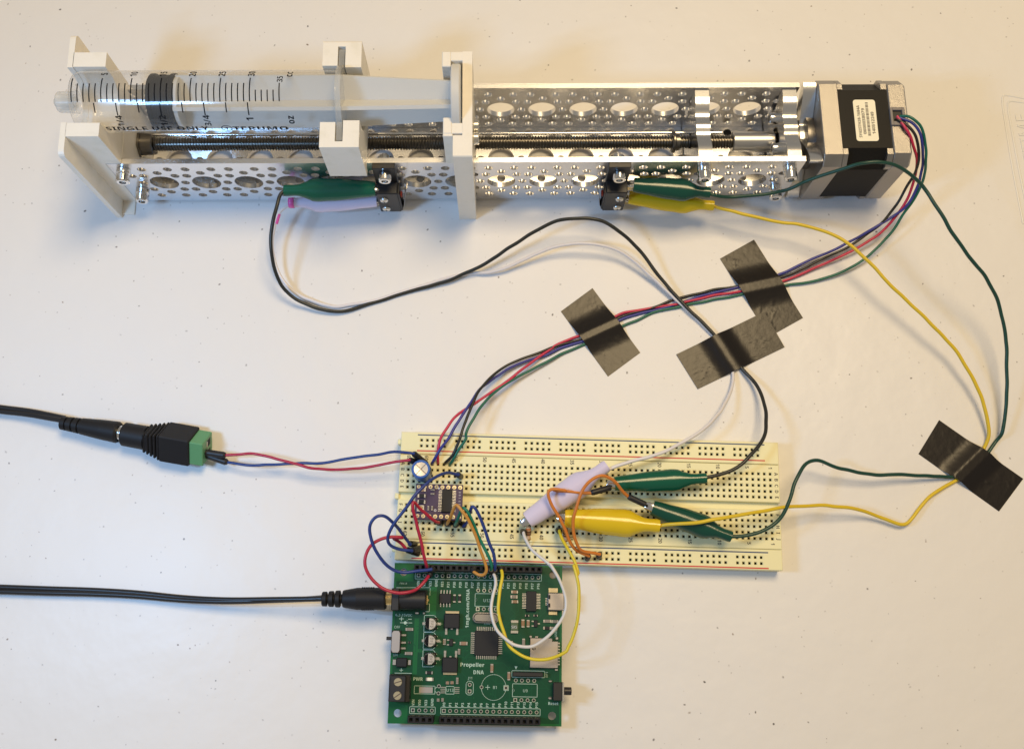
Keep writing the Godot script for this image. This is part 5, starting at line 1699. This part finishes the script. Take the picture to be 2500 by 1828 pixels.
func build_motor_wires() -> void:
	for row in [["red", [Vector3(164.3, 44, -221), Vector3(169.3, 43.5, -213.6), Vector3(173.4, 39, -208.2), Vector3(176.6, 33, -204.8), Vector3(178.3, 26, -202.2), Vector3(178.8, 17, -196.3), Vector3(176.7, 12, -191), Vector3(170.9, 8, -183.7), Vector3(159.5, 5, -175.3), Vector3(147.2, 3, -169.1), Vector3(134.6, 1.8, -163), Vector3(123.9, 1, -158), Vector3(114.3, 0.8, -154.4), Vector3(104.6, 0.8, -152.6), Vector3(90.4, 0.9, -149.6), Vector3(75.9, 0.9, -145.3), Vector3(61.6, 1, -142.3), Vector3(48.9, 1.2, -139.2), Vector3(39.1, 0.9, -133.1), Vector3(30.7, 0.9, -128.2), Vector3(21.7, 1, -124.4), Vector3(16.8, 2, -120.5), Vector3(2.1, 5, -108.1), Vector3(-16.1, 9, -92.4), Vector3(-24.9, 12, -84.6), Vector3(-29.5, 13.5, -76.3), Vector3(-30, 13, -74.3), Vector3(-30.8, 12, -70.1), Vector3(-30.7, 9.5, -66.1), Vector3(-30.9, 6, -65.6)]], ["black", [Vector3(164.6, 44, -219.3), Vector3(170.1, 44, -215.3), Vector3(173.3, 42, -210.6), Vector3(176.3, 36, -205.9), Vector3(177.6, 28, -202.6), Vector3(175.9, 20, -198.2), Vector3(173.5, 14, -192.1), Vector3(168.6, 11, -185.4), Vector3(164.9, 8.5, -181.9), Vector3(156.6, 6, -176.5), Vector3(147.1, 3.5, -171), Vector3(134.6, 2.2, -164.9), Vector3(122.7, 1, -159.8), Vector3(113.3, 0.8, -157.9), Vector3(102.7, 0.8, -154.8), Vector3(87.6, 0.9, -151.3), Vector3(76, 0.9, -147.9), Vector3(65.4, 1, -143.7), Vector3(55.5, 0.8, -140.1), Vector3(47.8, 1.2, -136.8), Vector3(39.7, 0.8, -131.2), Vector3(31.5, 0.8, -126.9), Vector3(21.7, 1, -123.6), Vector3(14.6, 2.5, -119.7), Vector3(-3.3, 4.5, -111.3), Vector3(-12.3, 8, -101.9), Vector3(-17, 11, -92), Vector3(-20, 13.5, -80.8), Vector3(-20.9, 14, -78), Vector3(-22.8, 13.5, -72.3), Vector3(-24.8, 12, -68.1), Vector3(-27.6, 9.5, -65.8), Vector3(-28.1, 6, -65.4)]], ["blue", [Vector3(165.3, 44, -220.2), Vector3(170.6, 44.5, -217.7), Vector3(174.2, 43, -213.4), Vector3(177.5, 38, -208.9), Vector3(179.8, 31, -204.5), Vector3(181.3, 22, -199.5), Vector3(179.2, 15.5, -193), Vector3(174, 12, -188.2), Vector3(164.4, 10, -182.6), Vector3(156.4, 7, -177.7), Vector3(146.8, 4.5, -172.9), Vector3(134.5, 2.6, -167.4), Vector3(125.8, 1.4, -162.8), Vector3(122.4, 1, -161.5), Vector3(121.2, 0.8, -160.3), Vector3(113.3, 0.8, -158.2), Vector3(103.8, 0.8, -154.6), Vector3(82.1, 0.8, -147.9), Vector3(71, 0.8, -143.7), Vector3(55.5, 0.8, -139), Vector3(48.4, 1.1, -135.9), Vector3(40.2, 0.8, -130.1), Vector3(32.4, 0.8, -125.8), Vector3(21.8, 0.9, -121.9), Vector3(16.8, 1.6, -119.2), Vector3(5.2, 2.5, -114.3), Vector3(-7.3, 4.5, -106.2), Vector3(-13.3, 7, -100.5), Vector3(-18.5, 11, -90.8), Vector3(-23.7, 13, -81.8), Vector3(-26.4, 13.5, -75.6), Vector3(-29.6, 13, -70.8), Vector3(-32.1, 11.5, -67), Vector3(-33.3, 9.5, -65.3), Vector3(-33.7, 6, -65.2)]], ["green", [Vector3(165.6, 44, -220.9), Vector3(168.7, 46, -219.9), Vector3(173.6, 45, -216.2), Vector3(178, 40, -210.5), Vector3(180.4, 34, -205.1), Vector3(182.6, 26, -201.1), Vector3(182.1, 18, -196), Vector3(178.5, 12, -189.7), Vector3(172.6, 8, -180.4), Vector3(163.1, 5, -171), Vector3(153.3, 3, -164), Vector3(140.9, 1.6, -159.3), Vector3(125.7, 1, -155.9), Vector3(115.4, 0.8, -152.8), Vector3(105.1, 0.8, -150.8), Vector3(87.6, 0.9, -146.9), Vector3(76.5, 0.9, -144.1), Vector3(65.4, 0.9, -140.8), Vector3(54.4, 0.9, -135.8), Vector3(49, 1, -133.5), Vector3(40.8, 0.9, -128.6), Vector3(33.5, 0.9, -124.6), Vector3(25.1, 1, -120.9), Vector3(17.9, 2, -116.1), Vector3(2.2, 4.5, -106.6), Vector3(-9, 8, -97.2), Vector3(-14.8, 11, -87.8), Vector3(-19.3, 13, -76.8), Vector3(-18.6, 14, -76.3), Vector3(-21.9, 13, -70.7), Vector3(-23.9, 11.5, -67.1), Vector3(-25.5, 9.5, -65.2), Vector3(-25.9, 6, -65.1)]]]:
		var pts: Array = row[1]
		var t := thing("motor_wire", "%s motor wire of the bundle under two tapes, from motor socket to breadboard" % row[0], "wire", Transform3D(), Vector3(60, 0, -120), "the four wires of the motor")
		part(tube(pts, 0.62), "insulation", mats["wire_" + row[0]], t)


# ------------------------------------------------------------------ jumper wires
func housing(t: Node3D, from: Vector3, to: Vector3, w := 2.6) -> void:
	var d := to - from
	var s := Shape.new()
	s.lathe(from, d, [Vector2(0, 0), Vector2(0, w / 2 * 0.85), Vector2(0.3, w / 2), Vector2(d.length() - 0.8, w / 2), Vector2(d.length(), w / 2 * 0.72), Vector2(d.length(), 0)], 16)
	part(s, "pin_housing", mats["black_rubber"], t)


func jumper(label: String, colour: String, pts: Array, ends: Array) -> Node3D:
	var t := thing("jumper_wire", label, "jumper wire", Transform3D(), Vector3(pts[0].x, 8, pts[0].z), "jumper wires")
	part(tube(pts, 0.68), "wire", mats[colour], t)
	for e in ends:
		var p: Vector3 = pts[0] if e[0] == 0 else pts[pts.size() - 1]
		var q: Vector3 = pts[1] if e[0] == 0 else pts[pts.size() - 2]
		var low: Vector3 = e[1]
		housing(t, low, p + (q - p).normalized() * 0.6)
		var s := Shape.new()
		s.box(low + (low - p).normalized() * 0.9, Vector3(0.6, 2.0, 0.6), 0.1)
		part(s, "pin", mats["tin"], t)
	return t


func in_board(col: float, row_z: float, y := 8.6) -> Vector3:
	return bread_frame * Vector3(-78.74 + 2.54 * (63.0 - col), y, row_z)


func build_jumpers() -> void:
	var a: Array = [Vector3(-124.1, 8, -65.7), Vector3(-110.8, 9, -66.6), Vector3(-98.5, 10, -64.2), Vector3(-86.4, 10.5, -61.2), Vector3(-74.5, 11, -61), Vector3(-58.7, 13, -62.6), Vector3(-46.9, 16, -64.6), Vector3(-41.8, 17, -65.4)]
	var b: Array = [Vector3(-123.5, 6, -63.1), Vector3(-110.6, 7.5, -61.7), Vector3(-98.6, 9, -62.7), Vector3(-82.5, 11, -63.4), Vector3(-66.6, 14, -65.7), Vector3(-50.9, 17, -68.2), Vector3(-40.1, 18, -68)]
	for row in [[a, "jumper_red", "red jumper wire from the green screw terminal to the breadboard by the blue capacitor", Vector3(-0.8, 0.2, -0.2)], [b, "jumper_blue", "blue jumper wire from the green screw terminal to the breadboard by the blue capacitor", Vector3(-0.8, 0.2, 0.2)]]:
		var pts: Array = row[0]
		var t := thing("jumper_wire", row[2], "jumper wire", Transform3D(), Vector3(pts[0].x, 6, pts[0].z), "jumper wires")
		part(tube(pts, 0.62), "wire", mats[row[1]], t)
		var d: Vector3 = (pts[0] - pts[1]).normalized()
		var away := Vector3(d.x, 0.0, d.z - 0.18).normalized()
		housing(t, pts[0] + away * 10.5, pts[0] - away * 0.8, 3.0)
		var last: Vector3 = pts[pts.size() - 1]
		var hole := in_board(61.0 if row[1] == "jumper_red" else 60.0, -13.97)
		housing(t, hole + Vector3(0, 0.4, 0), last + (pts[pts.size() - 2] - last).normalized() * 0.6, 2.7)
	jumper("red jumper wire from the driver board's front row straight down to the green board", "jumper_red", [Vector3(-28.3, 17, -39.3), Vector3(-29.1, 20, -39.2), Vector3(-32.7, 24, -41.5), Vector3(-36.7, 27, -44.1), Vector3(-38.5, 30, -46.3), Vector3(-38.7, 30, -44.9), Vector3(-37.2, 27, -38.3), Vector3(-35.4, 25, -32.9), Vector3(-33.6, 22, -26.3), Vector3(-32.3, 19, -21.3), Vector3(-32.3, 17, -20.6)], [[0, in_board(57.0, 11.43)], [1, [Vector3(-28.3, 17, -39.3), Vector3(-29.1, 20, -39.2), Vector3(-32.7, 24, -41.5), Vector3(-36.7, 27, -44.1), Vector3(-38.5, 30, -46.3), Vector3(-38.7, 30, -44.9), Vector3(-37.2, 27, -38.3), Vector3(-35.4, 25, -32.9), Vector3(-33.6, 22, -26.3), Vector3(-32.3, 19, -21.3), Vector3(-32.3, 17, -20.6)][-1] + Vector3(0.3, -1.4, 0.3)]])
	jumper("amber jumper wire from the driver board's front row, hooked into the green board", "jumper_amber", [Vector3(-25, 16, -38.8), Vector3(-24.4, 20, -39.5), Vector3(-22, 26, -43.3), Vector3(-20.5, 29, -46.1), Vector3(-18.2, 29, -43.1), Vector3(-15.5, 28, -39.1), Vector3(-12.9, 26, -34.5), Vector3(-10.3, 24, -29.1), Vector3(-8.2, 22, -22.8), Vector3(-7.5, 21, -19.9), Vector3(-8.6, 20, -18.1), Vector3(-11.2, 19, -18.4), Vector3(-12.9, 18, -19.7)], [[0, in_board(55.6, 11.43)], [1, [Vector3(-25, 16, -38.8), Vector3(-24.4, 20, -39.5), Vector3(-22, 26, -43.3), Vector3(-20.5, 29, -46.1), Vector3(-18.2, 29, -43.1), Vector3(-15.5, 28, -39.1), Vector3(-12.9, 26, -34.5), Vector3(-10.3, 24, -29.1), Vector3(-8.2, 22, -22.8), Vector3(-7.5, 21, -19.9), Vector3(-8.6, 20, -18.1), Vector3(-11.2, 19, -18.4), Vector3(-12.9, 18, -19.7)][-1] + Vector3(-0.2, -1.6, -1.0)]])
	jumper("teal green jumper wire from the driver board's front row to the green board", "jumper_green", [Vector3(-21.5, 16, -38.5), Vector3(-20.8, 20, -39.6), Vector3(-19.7, 25, -42.7), Vector3(-18.5, 28, -44.6), Vector3(-16.3, 28, -43.1), Vector3(-13.1, 26, -37.3), Vector3(-10, 24, -31.5), Vector3(-6.9, 22, -25.7), Vector3(-5.3, 20, -21.8), Vector3(-5.7, 18, -20.3)], [[0, in_board(54.4, 11.43)], [1, [Vector3(-21.5, 16, -38.5), Vector3(-20.8, 20, -39.6), Vector3(-19.7, 25, -42.7), Vector3(-18.5, 28, -44.6), Vector3(-16.3, 28, -43.1), Vector3(-13.1, 26, -37.3), Vector3(-10, 24, -31.5), Vector3(-6.9, 22, -25.7), Vector3(-5.3, 20, -21.8), Vector3(-5.7, 18, -20.3)][-1] + Vector3(-0.1, -1.8, 0.2)]])
	jumper("blue jumper wire bent sharply beside the driver board, running down to the green board", "jumper_blue", [Vector3(-18.1, 14, -38.4), Vector3(-16.6, 16, -39.8), Vector3(-15, 24, -42.3), Vector3(-13.9, 29, -45.7), Vector3(-12.1, 28, -43.3), Vector3(-9.4, 26, -37.5), Vector3(-7.1, 24, -31.6), Vector3(-4.9, 22, -26.2), Vector3(-3.7, 20, -21.9), Vector3(-4, 17, -20.4)], [[0, in_board(53.3, 11.43)], [1, [Vector3(-18.1, 14, -38.4), Vector3(-16.6, 16, -39.8), Vector3(-15, 24, -42.3), Vector3(-13.9, 29, -45.7), Vector3(-12.1, 28, -43.3), Vector3(-9.4, 26, -37.5), Vector3(-7.1, 24, -31.6), Vector3(-4.9, 22, -26.2), Vector3(-3.7, 20, -21.9), Vector3(-4, 17, -20.4)][-1] + Vector3(0, -1.5, 0.2)]])
	jumper("blue jumper wire arching over the purple board from its far side to the power rail", "jumper_blue", [Vector3(-20.9, 17, -59.8), Vector3(-22.8, 18, -60), Vector3(-26, 21, -60), Vector3(-29.1, 24, -58.2), Vector3(-32.8, 27, -54.5), Vector3(-37.3, 29, -49.5), Vector3(-41.8, 29, -43.2), Vector3(-45.3, 28, -38.7), Vector3(-47.7, 26, -34.4), Vector3(-48.3, 24, -31.3), Vector3(-47, 21, -28.7), Vector3(-43.9, 19, -27.5), Vector3(-40.2, 18, -27.3), Vector3(-38.6, 17, -27.2)], [[0, in_board(54.0, -8.89)], [1, in_board(60.0, 21.95)]])
	jumper("dark blue jumper wire looping off the breadboard's end and back to the green board", "jumper_blue", [Vector3(-39.7, 16, -29.8), Vector3(-41.3, 18, -31.6), Vector3(-42.8, 21, -33.8), Vector3(-46.3, 26, -37.7), Vector3(-49.8, 29, -39.9), Vector3(-53.3, 30, -39.5), Vector3(-55.6, 29, -36.2), Vector3(-55.1, 27, -31.2), Vector3(-52.2, 24, -25.1), Vector3(-48.6, 21, -20.5), Vector3(-44.1, 19, -18.4), Vector3(-38, 18, -18.7), Vector3(-31.5, 18, -19.6), Vector3(-29.9, 18, -20)], [[0, in_board(61.2, 20.6)], [1, [Vector3(-39.7, 16, -29.8), Vector3(-41.3, 18, -31.6), Vector3(-42.8, 21, -33.8), Vector3(-46.3, 26, -37.7), Vector3(-49.8, 29, -39.9), Vector3(-53.3, 30, -39.5), Vector3(-55.6, 29, -36.2), Vector3(-55.1, 27, -31.2), Vector3(-52.2, 24, -25.1), Vector3(-48.6, 21, -20.5), Vector3(-44.1, 19, -18.4), Vector3(-38, 18, -18.7), Vector3(-31.5, 18, -19.6), Vector3(-29.9, 18, -20)][-1] + Vector3(0.6, -1.6, 0.2)]])
	jumper("red jumper wire looping off the breadboard's end, round above the power socket", "jumper_red", [Vector3(-41, 16, -27.2), Vector3(-42.8, 17, -29.6), Vector3(-44.6, 18, -31.1), Vector3(-47, 20, -31.9), Vector3(-42.2, 22, -31.9), Vector3(-48.6, 24, -32), Vector3(-54.8, 25, -28.8), Vector3(-57.1, 25, -22.3), Vector3(-54.9, 24, -16.1), Vector3(-48.2, 23, -10.9), Vector3(-39.5, 22, -10), Vector3(-35.3, 20, -11.9), Vector3(-32.3, 19, -15.3), Vector3(-31.2, 17, -17.5)], [[0, in_board(60.6, 24.49)], [1, [Vector3(-41, 16, -27.2), Vector3(-42.8, 17, -29.6), Vector3(-44.6, 18, -31.1), Vector3(-47, 20, -31.9), Vector3(-42.2, 22, -31.9), Vector3(-48.6, 24, -32), Vector3(-54.8, 25, -28.8), Vector3(-57.1, 25, -22.3), Vector3(-54.9, 24, -16.1), Vector3(-48.2, 23, -10.9), Vector3(-39.5, 22, -10), Vector3(-35.3, 20, -11.9), Vector3(-32.3, 19, -15.3), Vector3(-31.2, 17, -17.5)][-1] + Vector3(0.5, -1.0, -0.6)]])
	var t := jumper("orange jumper wire bent sharply at the lavender clip, its pin in the upper green clip", "jumper_orange", [Vector3(35.4, 20, -53.8), Vector3(28.3, 21, -53.6), Vector3(19, 22, -54.3), Vector3(24.8, 24, -53.4), Vector3(18.9, 25, -54.2), Vector3(16.8, 25, -53.4), Vector3(17.6, 24, -49.8), Vector3(21.4, 22, -43.9), Vector3(24.2, 20, -38), Vector3(26.5, 18, -33.8), Vector3(29.6, 16, -30.3), Vector3(34, 14, -28.5), Vector3(35.5, 13, -28)], [[1, in_board(32.3, 24.49)]])
	housing(t, [Vector3(43.5, 19.5, -56.5), Vector3(35.1, 20, -53.8)][0], [Vector3(43.5, 19.5, -56.5), Vector3(35.1, 20, -53.8)][1])
	t = jumper("orange jumper wire in a round arch, its pin in the lower green clip", "jumper_orange", [Vector3(51.4, 20, -52.4), Vector3(49.7, 21, -53.5), Vector3(46.5, 24, -55.8), Vector3(43.4, 27, -58.9), Vector3(38.6, 29, -60.3), Vector3(33.6, 29, -57.8), Vector3(30.6, 28, -53.3), Vector3(28.8, 26, -46.6), Vector3(27.7, 24, -41.7), Vector3(27.9, 22, -36.9), Vector3(29.6, 19, -31.8), Vector3(32.4, 16, -29.4), Vector3(36.7, 14.5, -29.3), Vector3(40.1, 13, -28.9)], [[1, in_board(30.3, 23.6)]])
	housing(t, [Vector3(58.2, 19.5, -49.8), Vector3(50.7, 20.5, -52.8)][0], [Vector3(58.2, 19.5, -49.8), Vector3(50.7, 20.5, -52.8)][1])
	t = jumper("white jumper wire looping from a resistor round over the green board", "jumper_white", [Vector3(7.4, 15, -36.8), Vector3(7.7, 17, -34.8), Vector3(10.3, 19, -30.2), Vector3(17, 21, -25), Vector3(20.8, 22, -20.3), Vector3(18.2, 22, -24), Vector3(21.7, 22, -19), Vector3(24.4, 22, -13.7), Vector3(25.5, 22, -7.9), Vector3(24.3, 22, -2.2), Vector3(21.1, 22, 2.6), Vector3(16.8, 22, 6.7), Vector3(11.8, 22, 9.3), Vector3(6.3, 22, 9.3), Vector3(1.9, 22, 7.2), Vector3(-2.3, 22, 3.8), Vector3(-4.6, 22, -1.8), Vector3(-4.5, 21, -9), Vector3(-3.5, 20, -14.5), Vector3(-4, 18, -18.2), Vector3(-4.6, 17, -19.1)], [[0, in_board(43.2, 13.97)], [1, [Vector3(7.4, 15, -36.8), Vector3(7.7, 17, -34.8), Vector3(10.3, 19, -30.2), Vector3(17, 21, -25), Vector3(20.8, 22, -20.3), Vector3(18.2, 22, -24), Vector3(21.7, 22, -19), Vector3(24.4, 22, -13.7), Vector3(25.5, 22, -7.9), Vector3(24.3, 22, -2.2), Vector3(21.1, 22, 2.6), Vector3(16.8, 22, 6.7), Vector3(11.8, 22, 9.3), Vector3(6.3, 22, 9.3), Vector3(1.9, 22, 7.2), Vector3(-2.3, 22, 3.8), Vector3(-4.6, 22, -1.8), Vector3(-4.5, 21, -9), Vector3(-3.5, 20, -14.5), Vector3(-4, 18, -18.2), Vector3(-4.6, 17, -19.1)][-1] + Vector3(-0.2, -0.8, -0.6)]])
	t = jumper("yellow jumper wire looping widest from a resistor round the green board's side", "jumper_yellow", [Vector3(22.4, 15, -38.2), Vector3(23.4, 17, -34.5), Vector3(25.6, 19, -30.8), Vector3(28.5, 21, -25), Vector3(30.2, 22, -19.4), Vector3(27.9, 22, -24.4), Vector3(30, 23, -18.9), Vector3(30.9, 23, -11), Vector3(30.5, 23, -2.4), Vector3(29.2, 22, 4.1), Vector3(26.4, 22, 9.5), Vector3(26.5, 22, 10.1), Vector3(21.5, 21, 13.2), Vector3(15.7, 21, 14.8), Vector3(10.5, 21, 14.3), Vector3(6.1, 21, 11.6), Vector3(2.6, 21, 8.6), Vector3(0.6, 21, 3.4), Vector3(-1.6, 21, -2.3), Vector3(-2.1, 21, -8), Vector3(-1.4, 20, -13.5), Vector3(-0.8, 19, -18), Vector3(-1.4, 17, -21)], [[0, in_board(37.2, 12.8)], [1, [Vector3(22.4, 15, -38.2), Vector3(23.4, 17, -34.5), Vector3(25.6, 19, -30.8), Vector3(28.5, 21, -25), Vector3(30.2, 22, -19.4), Vector3(27.9, 22, -24.4), Vector3(30, 23, -18.9), Vector3(30.9, 23, -11), Vector3(30.5, 23, -2.4), Vector3(29.2, 22, 4.1), Vector3(26.4, 22, 9.5), Vector3(26.5, 22, 10.1), Vector3(21.5, 21, 13.2), Vector3(15.7, 21, 14.8), Vector3(10.5, 21, 14.3), Vector3(6.1, 21, 11.6), Vector3(2.6, 21, 8.6), Vector3(0.6, 21, 3.4), Vector3(-1.6, 21, -2.3), Vector3(-2.1, 21, -8), Vector3(-1.4, 20, -13.5), Vector3(-0.8, 19, -18), Vector3(-1.4, 17, -21)][-1] + Vector3(-0.2, -0.8, -0.6)]])


# ------------------------------------------------------------------ black tape
func tape(label: String, corner: Array, lift: float, ridge: Array, high: float, spread: float, wires: float) -> void:
	var mid: Vector3 = (corner[0] + corner[2]) / 2.0
	var t := thing("tape_strip", label, "tape", Transform3D(), Vector3(mid.x, 0, mid.z), "black tape strips holding wires down")
	var nu := 36; var nv := 60
	var grid := []
	var f := FastNoiseLite.new()
	f.seed = int(mid.x)
	f.frequency = 0.3
	for i in nu + 1:
		var row := PackedVector3Array()
		for j in nv + 1:
			var u := float(i) / nu; var v := float(j) / nv
			var p: Vector3 = corner[0].lerp(corner[1], u).lerp(corner[3].lerp(corner[2], u), v)
			var q := Geometry2D.get_closest_point_to_segment(Vector2(p.x, p.z), Vector2(ridge[0].x, ridge[0].z), Vector2(ridge[1].x, ridge[1].z))
			var d := maxf(0.0, q.distance_to(Vector2(p.x, p.z)) - wires)
			var k := maxf(0.0, 1.0 - d / spread)
			var edge := minf(minf(u, 1.0 - u) * 19.0, minf(v, 1.0 - v) * 40.0)
			p.y = lift + high * k * k * (1.6 - 0.6 * k) + (0.02 * f.get_noise_2d(p.x, p.z) + 0.16 * maxf(0.0, f.get_noise_2d(p.x, p.z)) * smoothstep(0.0, 0.35, f.get_noise_2d(p.x * 0.22 + 40.0, p.z * 0.22))) * (1.0 - k) * smoothstep(0.0, 2.0, edge)
			row.append(p)
		grid.append(row)
	var nrm := func(i: int, j: int) -> Vector3:
		var a: Vector3 = grid[mini(i + 1, nu)][j] - grid[maxi(i - 1, 0)][j]
		var b: Vector3 = grid[i][mini(j + 1, nv)] - grid[i][maxi(j - 1, 0)]
		var m := a.cross(b).normalized()
		return m if m.y > 0 else -m
	var s := Shape.new()
	for i in nu:
		for j in nv:
			s.tri(grid[i][j], grid[i + 1][j], grid[i + 1][j + 1], nrm.call(i, j), nrm.call(i + 1, j), nrm.call(i + 1, j + 1))
			s.tri(grid[i][j], grid[i + 1][j + 1], grid[i][j + 1], nrm.call(i, j), nrm.call(i + 1, j + 1), nrm.call(i, j + 1))
	# its thin edge
	var rim := []
	for i in nu + 1: rim.append(grid[i][0])
	for j in range(1, nv + 1): rim.append(grid[nu][j])
	for i in range(nu - 1, -1, -1): rim.append(grid[i][nv])
	for j in range(nv - 1, -1, -1): rim.append(grid[0][j])
	for k in rim.size() - 1:
		var a: Vector3 = rim[k]; var b: Vector3 = rim[k + 1]
		s.quad(a, b, b + Vector3.DOWN * 0.13, a + Vector3.DOWN * 0.13, (a + b - mid * 2.0).normalized())
	part(s, "strip", mats["tape"], t)


func build_tapes() -> void:
	tape("black tape strip over the four motor wires, nearest the middle of the table", [Vector3(35.8, 0, -151.5), Vector3(21.4, 0, -139.6), Vector3(43.6, 0, -109.5), Vector3(58.2, 0, -121.3)], 0.16, [Vector3(51.2, 0, -137.3), Vector3(28.9, 0, -125.6)], 2.2, 9.5, 1.6)
	tape("black tape strip over the four motor wires, nearer the motor, with a torn end", [Vector3(111.5, 0, -178.6), Vector3(95.3, 0, -168.4), Vector3(117.3, 0, -131.1), Vector3(133.3, 0, -140.9)], 0.16, [Vector3(126.9, 0, -159), Vector3(101.2, 0, -152.4)], 2.2, 9.5, 2.2)
	tape("black tape strip over the black and white leads, overlapping another tape's corner", [Vector3(74.6, 0, -121.1), Vector3(115.4, 0, -143.1), Vector3(124.3, 0, -126.5), Vector3(84.3, 0, -105.2)], 0.34, [Vector3(91.2, 0, -132), Vector3(102.7, 0, -114)], 2.2, 8.0, 1.7)
	tape("black tape strip over the yellow and green leads, alone near the table's edge", [Vector3(193.1, 0, -95.2), Vector3(182.8, 0, -79.4), Vector3(216.8, 0, -55.1), Vector3(228.8, 0, -70)], 0.16, [Vector3(216.7, 0, -85.7), Vector3(199.5, 0, -69.4)], 2.4, 7.5, 2.2)
